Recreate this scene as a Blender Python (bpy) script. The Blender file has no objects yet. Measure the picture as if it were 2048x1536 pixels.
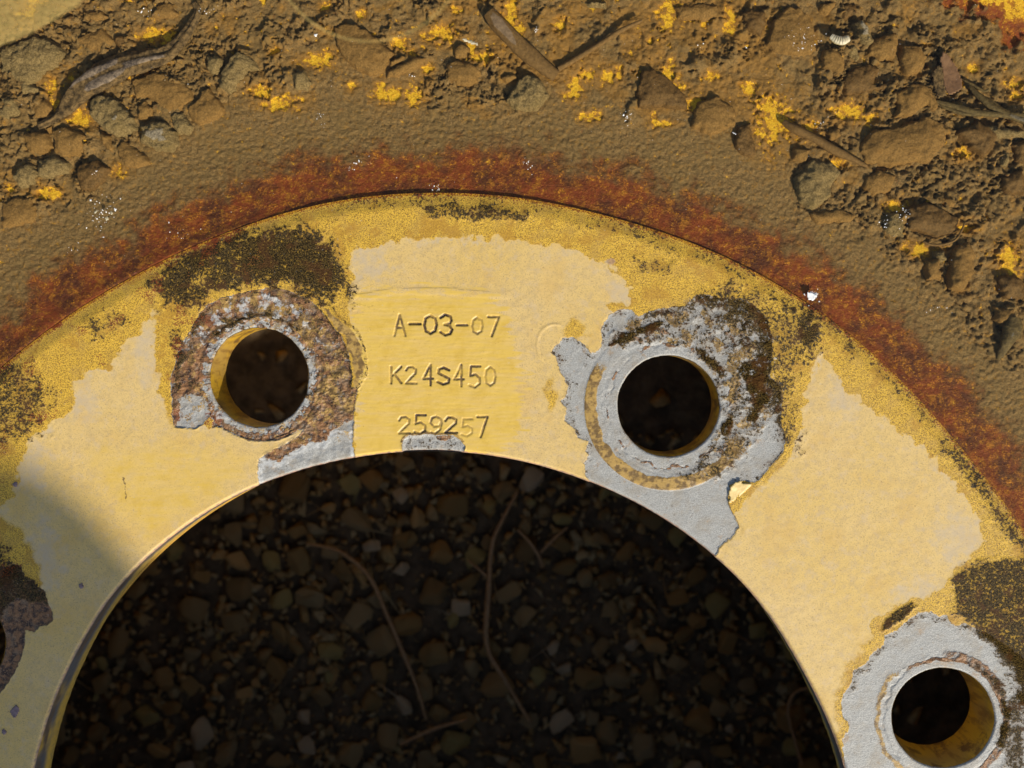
import bpy, math, random
import numpy as np
from mathutils import Matrix, Vector
random.seed(7); np.random.seed(7)
S = bpy.context.scene
COL = S.collection
MM = 0.001
ZF = 0.205                    # height of the hub face above the ground (m)
# ------------------------------------------------------------------ camera, sky, sun, exposure
F, RX, RY, CX, CY = 1883.1, 0.0375449, -0.0409975, -30.474, -137.148
D = 240.0
_a, _b = RX, RY
_Rx = np.array([[1,0,0],[0,math.cos(_a),-math.sin(_a)],[0,math.sin(_a),math.cos(_a)]])
_Ry = np.array([[math.cos(_b),0,math.sin(_b)],[0,1,0],[-math.sin(_b),0,math.cos(_b)]])
RC = _Rx @ _Ry
cd = bpy.data.cameras.new('camera'); cam = bpy.data.objects.new('camera', cd); COL.objects.link(cam)
cam.matrix_world = Matrix.Translation((-CX*MM, -CY*MM, D*MM+ZF)) @ Matrix(RC.T.tolist()).to_4x4()
cd.sensor_width = 36; cd.lens = F/2048*36; cd.clip_start = 0.01; cd.clip_end = 200
cd.dof.use_dof = True; cd.dof.focus_distance = 0.242; cd.dof.aperture_fstop = 17
S.camera = cam
SUN_AZ = (0.55, -0.835); SUN_EL = math.radians(35.5)
sv = Vector((SUN_AZ[0]*math.cos(SUN_EL), SUN_AZ[1]*math.cos(SUN_EL), math.sin(SUN_EL))).normalized()
W = bpy.data.worlds.new("World"); S.world = W; W.use_nodes = True
nt = W.node_tree; bg = nt.nodes['Background']; sk = nt.nodes.new('ShaderNodeTexSky')
sk.sky_type = 'NISHITA'; sk.sun_disc = False; sk.sun_elevation = SUN_EL
sk.sun_rotation = math.atan2(sv.x, sv.y)
nt.links.new(sk.outputs[0], bg.inputs[0]); bg.inputs[1].default_value = 0.125
sl = bpy.data.lights.new('sun', 'SUN'); sl.energy = 4.9; sl.angle = math.radians(0.5); sl.color = (1, .93, .80)
so = bpy.data.objects.new('sun', sl); COL.objects.link(so); so.rotation_euler = sv.to_track_quat('Z', 'Y').to_euler()
so.location = (0.6, -0.9, 1.5)
S.view_settings.view_transform = 'Standard'; S.view_settings.look = 'None'
S.view_settings.exposure = 0.0; S.view_settings.gamma = 1
S.cycles.max_bounces = 8; S.cycles.transparent_max_bounces = 12

# ------------------------------------------------------------------ where a photographed point lies in the place (mm, wheel centre = origin, z=0 = hub face)
def to_mm(pts, z=0.0):
    q = np.asarray(pts, float)
    d = np.c_[(q[:,0]-1024)/F, -(q[:,1]-768)/F, -np.ones(len(q))]
    w = d @ RC
    t = -(D-z)/w[:,2]
    return (w*t[:,None])[:,:2] - [CX, CY]
def to_px(x, y, z=0.0):
    X = np.stack([x+CX, y+CY, np.full_like(x, -D+z)], -1)
    Y = X @ RC.T
    return 1024+F*Y[...,0]/-Y[...,2], 768-F*Y[...,1]/-Y[...,2]
def Z(x0, y0, s):
    return lambda pts: [(x0+u/s, y0+v/s) for u, v in pts]
# ------------------------------------------------------------------ noise
_rng = np.random.RandomState(3)
_P = _rng.permutation(1024).astype(np.int32); _P2 = np.concatenate([_P, _P])
_G = _rng.rand(1024)*2*np.pi; _GX = np.cos(_G).astype(np.float32); _GY = np.sin(_G).astype(np.float32)
_JX = _rng.rand(1024).astype(np.float32); _JY = _rng.rand(1024).astype(np.float32)
def _h(i, j, s): return _P2[_P2[(i+s*37) & 1023] + (j & 1023)]
def pn(x, y, s=0):
    x = np.asarray(x, np.float32)+1000.3; y = np.asarray(y, np.float32)+1000.7
    xi = np.floor(x).astype(np.int32); yi = np.floor(y).astype(np.int32)
    fx = x-xi; fy = y-yi
    u = fx*fx*fx*(fx*(fx*6-15)+10); v = fy*fy*fy*(fy*(fy*6-15)+10)
    def g(a, b):
        k = _h(xi+a, yi+b, s); return _GX[k]*(fx-a)+_GY[k]*(fy-b)
    a = g(0,0); b = g(1,0); c = g(0,1); d = g(1,1)
    a = a+u*(b-a); c = c+u*(d-c)
    return (a+v*(c-a))*1.5
def fbm(x, y, sc, o=4, s=0, gain=.5):
    r = 0; a = 1; t = 0; f = 1/sc
    for k in range(o):
        r = r+a*pn(x*f, y*f, s+k*7+1); t += a; a *= gain; f *= 2.03
    return r/t*1.4
def worley(x, y, sc, s=0):
    x = np.asarray(x, np.float32)/sc+500; y = np.asarray(y, np.float32)/sc+500
    xi = np.floor(x).astype(np.int32); yi = np.floor(y).astype(np.int32)
    f1 = np.full(x.shape, 9., np.float32); f2 = f1.copy(); cid = np.zeros(x.shape, np.float32)
    for a in (-1,0,1):
        for b in (-1,0,1):
            k = _h(xi+a, yi+b, s)
            d = np.hypot(xi+a+_JX[k]-x, yi+b+_JY[k]-y)
            n = d < f1
            f2 = np.where(n, f1, np.minimum(f2, d)); cid = np.where(n, k/1023., cid); f1 = np.where(n, d, f1)
    return f1, f2, cid
def ss(a, b, x):
    t = np.clip((x-a)/(b-a), 0, 1); return t*t*(3-2*t)
def sdpoly(x, y, poly):
    """signed distance, inside positive"""
    P = np.asarray(poly, np.float32); d = np.full(x.shape, 1e9, np.float32); ins = np.zeros(x.shape, bool)
    for i in range(len(P)):
        a = P[i]; b = P[(i+1) % len(P)]; e = b-a; L = float(e@e)+1e-9
        wx = x-a[0]; wy = y-a[1]; t = np.clip((wx*e[0]+wy*e[1])/L, 0, 1)
        dx = wx-t*e[0]; dy = wy-t*e[1]; d = np.minimum(d, dx*dx+dy*dy)
        c = ((a[1] <= y) & (b[1] > y)) | ((b[1] <= y) & (a[1] > y))
        if e[1] != 0: ins ^= c & (x < a[0]+(y-a[1])*e[0]/e[1])
    d = np.sqrt(d); return np.where(ins, d, -d)
def sd(x, y, poly, pad=60):
    P = np.asarray(poly); m = (x > P[:,0].min()-pad) & (x < P[:,0].max()+pad) & (y > P[:,1].min()-pad) & (y < P[:,1].max()+pad)
    r = np.full(x.shape, -pad, np.float32)
    if m.any(): r[m] = sdpoly(x[m], y[m], poly)
    return r
# ------------------------------------------------------------------ mesh + object helpers
def tag(o, label=None, cat=None, group=None, kind=None):
    if label: o['label'] = label
    if cat: o['category'] = cat
    if group: o['group'] = group
    if kind: o['kind'] = kind
    return o
def link(name, me, parent=None, loc=None):
    o = bpy.data.objects.new(name, me); COL.objects.link(o)
    if parent: o.parent = parent
    if loc is not None: o.location = loc
    return o
def npmesh(name, V, Fq, mat, attrs=None, smooth=True, scale=MM, zoff=0.0):
    V = np.asarray(V, np.float32)*scale; V[:,2] += zoff
    Fq = np.asarray(Fq, np.int32); k = Fq.shape[1]
    me = bpy.data.meshes.new(name)
    me.vertices.add(len(V)); me.vertices.foreach_set('co', V.ravel())
    me.loops.add(len(Fq)*k); me.loops.foreach_set('vertex_index', Fq.ravel())
    me.polygons.add(len(Fq)); me.polygons.foreach_set('loop_start', np.arange(0, len(Fq)*k, k, dtype=np.int32))
    me.polygons.foreach_set('loop_total', np.full(len(Fq), k, np.int32))
    me.update(calc_edges=True); me.validate()
    me.polygons.foreach_set('use_smooth', np.full(len(me.polygons), smooth))
    for n, v in (attrs or {}).items():
        a = me.attributes.new(n, 'FLOAT', 'POINT'); a.data.foreach_set('value', np.asarray(v, np.float32).ravel())
    me.materials.append(mat)
    return me
def compact(V, Fq, attrs=None):
    u, inv = np.unique(Fq.ravel(), return_inverse=True)
    return V[u], inv.reshape(Fq.shape), {k: v[u] for k, v in (attrs or {}).items()}
def gridfaces(nr, nt_, wrap=False):
    i = np.arange(nr-1)[:,None]; j = np.arange(nt_ if wrap else nt_-1)[None,:]; j2 = (j+1) % nt_
    return np.stack([i*nt_+j, (i+1)*nt_+j, (i+1)*nt_+j2, i*nt_+j2], -1).reshape(-1, 4)
# ------------------------------------------------------------------ material helper
class M:
    def __init__(s, name, rough=.5, metal=0, spec=.5):
        s.m = bpy.data.materials.new(name); s.m.use_nodes = True; s.t = s.m.node_tree
        s.b = s.t.nodes['Principled BSDF']; s.b.inputs['Roughness'].default_value = rough
        s.b.inputs['Metallic'].default_value = metal; s.b.inputs['Specular IOR Level'].default_value = spec
        s.co = s.n('ShaderNodeTexCoord').outputs['Object']
    def n(s, t): return s.t.nodes.new(t)
    def L(s, a, b):
        if isinstance(a, (int, float)): b.default_value = a
        elif isinstance(a, tuple): b.default_value = (*a, 1) if len(a) == 3 else a
        else: s.t.links.new(a, b)
    def noise(s, sc_mm, det=3, rough=.55, stretch=None, dist=0, seed=0):
        n = s.n('ShaderNodeTexNoise'); n.inputs['Scale'].default_value = 1000/sc_mm; n.inputs['Detail'].default_value = det
        n.inputs['Roughness'].default_value = rough; n.inputs['Distortion'].default_value = dist
        v = s.co
        mp = s.n('ShaderNodeMapping'); s.L(v, mp.inputs[0]); mp.inputs['Scale'].default_value = stretch or (1,1,1)
        mp.inputs['Location'].default_value = (seed*.37, seed*.21, seed*.13); v = mp.outputs[0]
        s.L(v, n.inputs['Vector']); return n.outputs['Fac']
    def at(s, name):
        n = s.n('ShaderNodeAttribute'); n.attribute_name = name; return n.outputs['Fac']
    def m_(s, op, a, b=0., c=0., clamp=False):
        n = s.n('ShaderNodeMath'); n.operation = op; n.use_clamp = clamp
        s.L(a, n.inputs[0]); s.L(b, n.inputs[1])
        if op in ('MULTIPLY_ADD', 'SMOOTH_MIN'): s.L(c, n.inputs[2])
        return n.outputs[0]
    def ramp(s, x, a, b):
        n = s.n('ShaderNodeMapRange'); n.interpolation_type = 'SMOOTHSTEP'; s.L(x, n.inputs[0])
        n.inputs[1].default_value = a; n.inputs[2].default_value = b; return n.outputs[0]
    def mix(s, f, a, b):
        n = s.n('ShaderNodeMix'); n.data_type = 'RGBA'; s.L(f, n.inputs[0]); s.L(a, n.inputs[6]); s.L(b, n.inputs[7]); return n.outputs[2]
    def thr(s, w, noise, k=1.0, e=.12):
        """weight w (0..1) turned into ragged islands by a noise"""
        x = s.m_('MULTIPLY_ADD', s.m_('SUBTRACT', noise, .5), k, w); return s.ramp(x, .5-e, .5+e)
    def bump(s, h, dist_mm, strength=1.0):
        n = s.n('ShaderNodeBump'); n.inputs['Distance'].default_value = dist_mm*MM; n.inputs['Strength'].default_value = strength
        s.L(h, n.inputs['Height']); s.L(n.outputs[0], s.b.inputs['Normal']); return n
    def col(s, c): s.L(c, s.b.inputs['Base Color'])
    def rough(s, r): s.L(r, s.b.inputs['Roughness'])

# ---- painted, worn hub face
def mat_hub():
    k = M('worn_yellow_paint', .5)
    f = k.noise(.35, 3, .6); f2 = k.noise(.22, 2, .7, seed=3); m1 = k.noise(1.6, 4, .6, seed=1); m2 = k.noise(5, 4, .6, seed=2); l = k.noise(28, 3, .5, seed=4)
    c = k.mix(k.ramp(l, .35, .65), (.68,.47,.175), (.67,.45,.135))
    c = k.mix(k.m_('MULTIPLY', k.ramp(m1, .42, .7), .5), c, (.50,.345,.14))
    c = k.mix(k.m_('MULTIPLY', k.ramp(f, .48, .68), .6), c, (.40,.275,.11)); c = k.mix(k.m_('MULTIPLY', k.ramp(k.noise(3, 5, .7, seed=14), .5, .66), .38), c, (.55,.42,.27)); c = k.mix(k.m_('MULTIPLY', k.ramp(k.noise(11, 4, .6, seed=15), .5, .7), .35), c, (.60,.36,.08))
    c = k.mix(k.m_('MULTIPLY', k.ramp(k.noise(1.1, 2, .8, seed=9), .70, .76), .6), c, (.2,.12,.05))
    # tide-mark scum and saturated wiped paint
    c = k.mix(k.m_('MULTIPLY', k.thr(k.at('tide'), m1, 1.3, .5), .62), c, (.52,.42,.29))
    st = k.noise(1.0, 3, .5, stretch=(.12, 1, 1), seed=6)
    sat = k.mix(k.ramp(st, .35, .7), (.69,.455,.085), (.68,.455,.125))
    sat = k.mix(k.m_('MULTIPLY', k.ramp(m2, .45, .7), .55), sat, (.60,.375,.045))
    c = k.mix(k.thr(k.at('sat'), m2, .6, .3), c, sat)
    # damp ochre outer band
    oc = k.mix(k.ramp(f2, .36, .58), (.20,.105,.016), (.73,.44,.045))
    oc = k.mix(k.m_('MULTIPLY', k.ramp(m2, .45, .7), .5), oc, (.42,.25,.055)); oc = k.mix(k.m_('MULTIPLY', k.ramp(k.noise(9, 4, .7, seed=21), .52, .62), .6), oc, (.40,.20,.02))
    c = k.mix(k.thr(k.at('ochre'), m1, .9, .36), c, oc)
    # bare metal
    g = k.mix(k.ramp(f2, .3, .7), (.24,.232,.205), (.47,.455,.415))
    g = k.mix(k.m_('MULTIPLY', k.ramp(m2, .45, .7), .55), g, (.30,.25,.18)); g = k.mix(k.m_('MULTIPLY', k.ramp(k.noise(.9, 4, .75, seed=23), .6, .7), .7), g, (.13,.11,.09)); g = k.mix(k.m_('MULTIPLY', k.ramp(k.noise(4, 4, .7, seed=24), .58, .68), .45), g, (.36,.22,.10))
    gm = k.ramp(k.at('grey'), .4, .6); c = k.mix(gm, c, g)
    r = k.mix(k.ramp(m1, .38, .6), (.045,.021,.011), (.26,.12,.042)); r = k.mix(k.m_('MULTIPLY', k.ramp(m2, .5, .65), .5), r, (.24,.17,.10))
    r = k.mix(k.m_('MULTIPLY', k.ramp(f, .52, .68), .7), r, (.40,.23,.10))
    rm = k.thr(k.at('rust'), m1, .9, .12); c = k.mix(rm, c, r)
    c = k.mix(k.thr(k.at('oc2'), f, 1.4, .2), c, k.mix(k.ramp(m1, .4, .6), (.17,.10,.03), (.44,.27,.07)))
    # dark growth in grains
    gr = k.noise(.68, 4, .7, seed=8); k.L(k.m_('MULTIPLY_ADD', k.at('moss'), -.3, .45), k.b.inputs['Specular IOR Level'])
    dk = k.mix(k.ramp(f, .4, .65), (.014,.010,.005), (.12,.075,.02)); dk = k.mix(k.m_('MULTIPLY', k.ramp(m2, .5, .62), .6), dk, (.085,.035,.012))
    mo = k.m_('MULTIPLY_ADD', k.m_('SUBTRACT', k.m_('MULTIPLY_ADD', m1, .35, k.m_('MULTIPLY', gr, .65)), .5), k.m_('MULTIPLY', k.ramp(k.at('moss'), 0, .3), 4.6), k.m_('MULTIPLY', k.at('moss'), .74)); mm = k.ramp(mo, .34, .66)
    c = k.mix(k.m_('MULTIPLY', k.ramp(k.m_('MULTIPLY_ADD', k.m_('SUBTRACT', m1, .5), .6, k.at('moss')), .12, .95), .42), c, k.mix(k.ramp(m2, .4, .6), (.17,.085,.02), (.11,.07,.022)))
    c = k.mix(mm, c, dk)
    c = k.mix(k.thr(k.at('red'), f, 2.2, .15), c, (.20,.045,.012))
    wh = k.m_('MULTIPLY', k.thr(k.at('white'), k.noise(.9, 4, .7, seed=12), 2.0, .25), .8); c = k.mix(wh, c, k.mix(f, (.42,.41,.38), (.68,.67,.63)))
    c = k.mix(k.ramp(k.at('stain'), .2, 1.), c, (.09,.055,.03))
    c = k.mix(k.ramp(k.at('pink'), .2, 1.), c, k.mix(k.ramp(m1, .4, .6), (.42,.24,.16), (.26,.17,.13)))
    k.col(c)
    k.rough(k.m_('MULTIPLY_ADD', mm, .05, k.m_('MULTIPLY_ADD', gm, -.08, k.m_('MULTIPLY_ADD', k.at('sat'), -.12, .55))))
    h = k.m_('MULTIPLY_ADD', gr, k.m_('MULTIPLY_ADD', k.at('moss'), 2., .12), k.m_('MULTIPLY', f, k.m_('MULTIPLY_ADD', k.m_('MAXIMUM', gm, k.at('ochre')), .5, .1)))
    h = k.m_('MULTIPLY_ADD', m1, k.m_('MULTIPLY_ADD', rm, 2.2, k.m_('MULTIPLY_ADD', gm, .5, .12)), h)
    h = k.m_('MULTIPLY_ADD', st, k.m_('MULTIPLY', k.at('sat'), .08), h)
    k.bump(h, .16, 1.)
    return k.m
def mat_wall():
    k = M('bore_wall_paint', .3)
    m1 = k.noise(2, 4, .6, stretch=(1,1,.25)); l = k.noise(12, 3, .5, seed=2)
    c = k.mix(k.ramp(l, .4, .6), (.60,.35,.03), (.46,.28,.06)); c = k.mix(k.m_('MULTIPLY', k.ramp(m1, .45, .62), .6), c, (.22,.11,.03)); c = k.mix(k.m_('MULTIPLY', k.ramp(k.noise(6, 4, .7, seed=9), .52, .64), .7), c, (.12,.06,.03))
    k.col(c); k.bump(m1, .1, .6); return k.m
def mat_borewall():
    k = M('bore_edge_paint', .38)
    sep = k.n('ShaderNodeSeparateXYZ'); k.L(k.co, sep.inputs[0])
    z = k.m_('MULTIPLY_ADD', k.noise(30, 2, .5), 6., k.m_('MULTIPLY_ADD', sep.outputs[2], 1000., -208.-0.0))   # mm, wavering bands run round the bore
    l = k.noise(25, 3, .5, seed=2); m1 = k.noise(1.5, 4, .6, stretch=(1,1,1))
    c = k.mix(k.ramp(m1, .4, .7), (.60,.38,.07), (.42,.28,.09))
    c = k.mix(k.m_('MULTIPLY', k.ramp(l, .38, .5), k.m_('MULTIPLY', k.ramp(z, -8, -5), k.m_('SUBTRACT', 1., k.ramp(z, -1., 1.5)))), c, (.13,.13,.13))
    c = k.mix(k.m_('MULTIPLY', k.ramp(k.noise(18, 3, .6, seed=5), .36, .48), k.m_('MULTIPLY', k.ramp(z, -5, -3.5), k.m_('SUBTRACT', 1., k.ramp(z, -2, 0)))), c, (.14,.10,.07))
    k.col(c); k.bump(m1, .12, .7); return k.m
# ---- the water-filled dish: red-brown rust, yellow chips, silt
def mat_dish():
    k = M('rusty_dish', .55)
    f = k.noise(.45, 4, .7); m1 = k.noise(2., 4, .65, seed=1, stretch=(1,1,1)); m2 = k.noise(8, 4, .6, seed=2)
    red = k.mix(k.ramp(m2, .38, .62), (.10,.026,.014), (.26,.055,.014)); red = k.mix(k.m_('MULTIPLY', k.ramp(m1, .45, .68), .6), red, (.33,.11,.018))
    red = k.mix(k.ramp(k.m_('MULTIPLY_ADD', f, 1.3, k.m_('MULTIPLY', m1, .9)), 1.18, 1.40), red, (.66,.30,.025)); red = k.mix(k.m_('MULTIPLY', k.ramp(k.noise(3.5, 5, .78, seed=7), .54, .66), .75), red, (.50,.22,.025))
    yel = k.mix(k.ramp(f, .35, .6), (.74,.40,.015), (.95,.66,.05))
    sil = k.mix(k.ramp(f, .3, .7), (.16,.108,.052), (.33,.23,.118))
    sil = k.mix(k.m_('MULTIPLY', k.ramp(m2, .42, .65), .55), sil, (.22,.155,.072))
    sil = k.mix(k.m_('MULTIPLY', k.ramp(k.noise(1.3, 3, .7, seed=5), .62, .72), .5), sil, (.22,.07,.03))
    sil = k.mix(k.m_('MULTIPLY', k.ramp(k.m_('MULTIPLY_ADD', m1, .9, k.at('warm')), .55, 1.3), .65), sil, (.33,.185,.045))
    rr = k.m_('MULTIPLY_ADD', k.m_('SUBTRACT', k.m_('MULTIPLY_ADD', f, .4, k.m_('MULTIPLY', m1, .6)), .5), 1.1, k.at('red'))
    brn = k.mix(k.ramp(f, .3, .7), (.10,.05,.022), (.22,.12,.05))
    c = k.mix(k.ramp(rr, .05, .5), sil, brn); c = k.mix(k.ramp(rr, .3, .85), c, red)
    ln = k.noise(1.5, 6, .75, seed=31); c = k.mix(k.m_('MULTIPLY', k.thr(k.at('yellow'), ln, 3.2, .5), .8), c, (.55,.27,.02)); c = k.mix(k.ramp(k.m_('MULTIPLY_ADD', k.m_('SUBTRACT', ln, .5), 3.6, k.m_('MULTIPLY', k.at('yellow'), .82)), .50, .72), c, yel)
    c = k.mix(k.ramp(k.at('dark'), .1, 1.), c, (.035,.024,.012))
    k.col(c); k.bump(k.m_('MULTIPLY_ADD', m1, .5, k.m_('MULTIPLY', k.noise(.7, 4, .75, seed=41), 1.3)), .42, 1.); return k.m
def mat_mud(name, c1, c2, c3, b=.3, rough=.8):
    k = M(name, rough, spec=.3)
    f = k.noise(.45, 4, .7); m1 = k.noise(2.2, 4, .6, seed=2)
    c = k.mix(k.ramp(f, .3, .7), c1, c2); c = k.mix(k.m_('MULTIPLY', k.ramp(m1, .5, .72), .6), c, c3)
    k.col(c); k.bump(k.m_('MULTIPLY_ADD', m1, 1., f), b, 1.); return k.m
def mat_simple(name, c1, c2, sc=2., rough=.7, b=.15, stretch=None):
    k = M(name, rough); f = k.noise(sc, 4, .65, stretch=stretch); k.col(k.mix(k.ramp(f, .3, .7), c1, c2)); k.bump(f, b, 1.); return k.m
def mat_water():
    k = M('water'); t = k.t; k.t.nodes.remove(k.b)
    out = [n for n in t.nodes if n.type == 'OUTPUT_MATERIAL'][0]
    tr = k.n('ShaderNodeBsdfTransparent'); tr.inputs[0].default_value = (.92,.85,.66,1)
    gl = k.n('ShaderNodeBsdfGlossy'); gl.inputs['Roughness'].default_value = .02
    lw = k.n('ShaderNodeLayerWeight'); lw.inputs['Blend'].default_value = .5
    fr = k.n('ShaderNodeMath'); fr.operation = 'MULTIPLY_ADD'; k.L(k.m_('POWER', lw.outputs['Facing'], 5.), fr.inputs[0]); fr.inputs[1].default_value = .98; fr.inputs[2].default_value = .02
    bp = k.n('ShaderNodeBump'); bp.inputs['Distance'].default_value = .25*MM; bp.inputs['Strength'].default_value = .5
    k.L(k.noise(6, 2, .5), bp.inputs['Height']); k.L(bp.outputs[0], gl.inputs['Normal']); k.L(bp.outputs[0], lw.inputs['Normal'])
    ms = k.n('ShaderNodeMixShader'); k.L(fr.outputs[0], ms.inputs[0]); k.L(tr.outputs[0], ms.inputs[1]); k.L(gl.outputs[0], ms.inputs[2])
    # thin pale film of the sky, painted into the water colour
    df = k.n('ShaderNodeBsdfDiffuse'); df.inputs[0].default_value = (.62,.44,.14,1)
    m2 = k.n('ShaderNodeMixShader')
    k.L(k.m_('MULTIPLY', k.at('reflection'), k.m_('MULTIPLY_ADD', k.noise(1.5, 3, .6, seed=3), .55, .30)), m2.inputs[0])
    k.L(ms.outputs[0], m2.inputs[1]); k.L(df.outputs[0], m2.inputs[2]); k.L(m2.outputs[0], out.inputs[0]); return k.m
def mat_pebble():
    k = M('pebbles', .8, spec=.15)
    oi = k.n('ShaderNodeObjectInfo').outputs['Random']
    f = k.noise(1.5, 5, .7)
    cr = k.n('ShaderNodeValToRGB'); e = cr.color_ramp
    for p, c in ((.0,(.42,.25,.08)),(.2,(.56,.36,.13)),(.4,(.34,.21,.08)),(.6,(.66,.45,.19)),(.75,(.50,.38,.19)),(.9,(.62,.35,.11))):
        el = e.elements.new(p); el.color = (*c, 1)
    e.elements.remove(e.elements[0]); e.elements.remove(e.elements[-1]); e.elements[0].position = 0
    at = k.at('tone'); k.L(k.m_('ADD', oi, at), cr.inputs[0])
    c = k.mix(k.m_('MULTIPLY', k.ramp(f, .35, .7), .6), cr.outputs[0], (.20,.125,.05))
    k.col(c); k.bump(f, .6, 1.); return k.m
MAT = dict(hub=mat_hub(), wall=mat_wall(), bore=mat_borewall(), dish=mat_dish(), water=mat_water(), pebble=mat_pebble(),
    tan=mat_mud('tan_mud', (.17,.105,.042), (.32,.205,.088), (.23,.135,.048)),
    grey=mat_mud('grey_crumbly_mud', (.15,.115,.062), (.37,.295,.18), (.21,.165,.08), .55),
    wet=mat_mud('wet_dark_mud', (.10,.063,.027), (.21,.13,.06), (.085,.05,.022), .3, .5),
    lightp=mat_simple('pale_pebble', (.50,.36,.18), (.68,.50,.28), 4., .6, .3),
    greenp=mat_simple('greenish_pebble', (.36,.26,.07), (.50,.37,.12), 4., .6, .3),
    orangep=mat_simple('orange_pebble', (.50,.29,.09), (.62,.38,.13), 4., .6, .3),
    twig=mat_simple('dry_twig', (.36,.20,.08), (.56,.34,.15), 1.5, .7, .3),
    mudstick=mat_simple('mud_coated_stick', (.13,.08,.035), (.22,.14,.065), .8, .8, .2),
    bark=mat_simple('fibrous_bark', (.03,.02,.012), (.22,.155,.09), 1.2, .8, .5),
    leaf=mat_simple('brown_leaf', (.17,.10,.075), (.25,.15,.11), .9, .6, .15),
    stem=mat_simple('grey_stem', (.055,.04,.02), (.15,.115,.055), .9, .7, .3),
    shell=mat_simple('pale_husk', (.36,.30,.17), (.58,.50,.33), 1., .5, .1),
    white=mat_simple('white_flake', (.75,.74,.70), (.92,.90,.86), 1., .35, .1),
    paint=mat_simple('loose_paint', (.66,.47,.17), (.72,.52,.20), 2., .5, .15),
    chip=mat_simple('dark_chip', (.16,.10,.10), (.28,.19,.18), 1., .5, .2),
    rim=mat_simple('outer_yellow_paint', (.45,.27,.05), (.6,.36,.06), 6., .5, .2),
    post=mat_simple('shadow_post_wood', (.22,.18,.13), (.38,.32,.24), 30., .8, 1., (1,1,.08)),
    soil=mat_simple('stony_soil', (.06,.038,.017), (.19,.12,.055), 8., .9, 2.))
# ================================================================== THE WHEEL
wheel = bpy.data.objects.new('truck_wheel', None); COL.objects.link(wheel); wheel.location = (0,0,0)
tag(wheel, 'yellow truck wheel lying flat, hub face worn and rusted, rainwater in its dish', 'wheel')
HOLES = [(517.5,754.7,96.5), (1337,812.5,97), (1887,1437,97.5), (-86,1285,97)]
HC = [to_mm([(x, y)])[0] for x, y, r in HOLES]
HR = 12.85
# centre-bore radius as worn: a circle with slight wander
_be = np.array([(500,978),(600,943),(700,918),(868,903),(1000,915),(1100,938),(1190,970),(1300,1022),(1425,1110),(1520,1205),(1600,1335),(1660,1450),(1690,1536),(68,1536),(150,1310),(240,1168),(330,1085),(420,1020)], float)
_bm = to_mm(_be); _bt = np.arctan2(_bm[:,1], _bm[:,0]); _br = np.hypot(_bm[:,0], _bm[:,1]); _o = np.argsort(_bt)
def smooth_r(tt, rr, default):
    tt = np.r_[tt[0]-.5, tt, tt[-1]+.5]; rr = np.r_[default, rr, default]
    return lambda t: sum(np.interp(t+d, tt, rr) for d in (-.08,-.04,0,.04,.08))/5
rb_of = smooth_r(_bt[_o], _br[_o], 110.6)
_oe = np.array([(0,735),(200,590),(370,500),(550,430),(700,395),(870,385),(1050,395),(1240,440),(1400,490),(1600,595),(1740,700),(1850,810),(1950,930),(2048,1055)], float)
_om = to_mm(_oe); _ot = np.arctan2(_om[:,1], _om[:,0]); _or = np.hypot(_om[:,0], _om[:,1]); _o2 = np.argsort(_ot)
ro_of = smooth_r(_ot[_o2], _or[_o2], 175.7)
# ---- traced outlines (photograph pixels)
Z1 = Z(340,560,3.657); Z5 = Z(1000,500,2.926); Z6 = Z(1400,900,4.8); Z3 = Z(1660,1160,4.085); Z7 = Z(0,1040,3.097)
PATCH1 = Z1([(35,1078),(185,1090),(240,1050),(290,1000),(320,1020),(310,1075),(370,1078),(440,1115),(500,1140),(600,1178),(720,1180),(820,1165),(900,1120),(985,1085),(930,1150),(800,1220),(700,1275),(650,1310),(640,1400),(650,1560),(1000,1460),(1358,1340),(1335,1200),(1345,950),(1360,880),(1370,790),(1320,790),(1330,700),(1310,560),(1260,420),(1190,340),(1120,240),(1040,160),(900,90),(760,50),(600,80),(400,120),(280,180),(215,240),(130,400),(60,500),(30,640),(0,720),(10,850),(15,1000)])
G1A = Z1([(75,870),(150,840),(240,850),(285,940),(290,1000),(240,1050),(185,1095),(40,1085),(70,1000)])
G1B = Z1([(640,1400),(660,1310),(800,1330),(900,1260),(1000,1200),(1130,1190),(1180,1110),(1340,1020),(1365,1340),(650,1560)])
BL1 = Z1([(1190,340),(1120,240),(1080,180),(1170,190),(1215,260),(1290,320),(1370,380),(1420,500),(1440,680),(1370,790),(1320,790),(1330,700),(1310,560),(1260,420)])
PATCH2 = Z5([(495,1250),(520,1200),(500,1170),(520,1120),(450,1100),(440,1050),(380,1000),(390,920),(350,885),(385,860),(400,800),(340,680),(330,630),(300,600),(330,560),(370,515),(430,510),(500,560),(530,605),(580,590),(600,520),(590,460),(640,380),(700,350),(770,350),(810,390),(850,370),(950,340),(1080,330),(1150,265),(1190,260),(1290,280),(1420,290),(1500,330),(1560,400),(1590,500),(1590,640),(1580,740),(1640,800),(1650,900),(1640,1000),(1670,1110),(1660,1180),(1590,1260),(1520,1340),(1490,1365),(1440,1350),(1400,1355),(1345,1380),(1330,1460)]) + \
    Z6([(290,560),(350,670),(365,750),(300,850),(200,920),(125,1050)]) + [(1380,1110),(1250,1030),(1190,985),(1172,950)]
MOSS2 = Z5([(800,380),(950,330),(1150,265),(1290,270),(1500,310),(1600,450),(1640,620),(1660,800),(1640,940),(1540,1050),(1450,1180),(1350,1290),(1180,1370),(1060,1330),(1120,1250),(1230,1180),(1300,1000),(1290,820),(1200,680),(1100,600),(950,550),(800,560),(680,570),(620,560),(660,480)])
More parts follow.
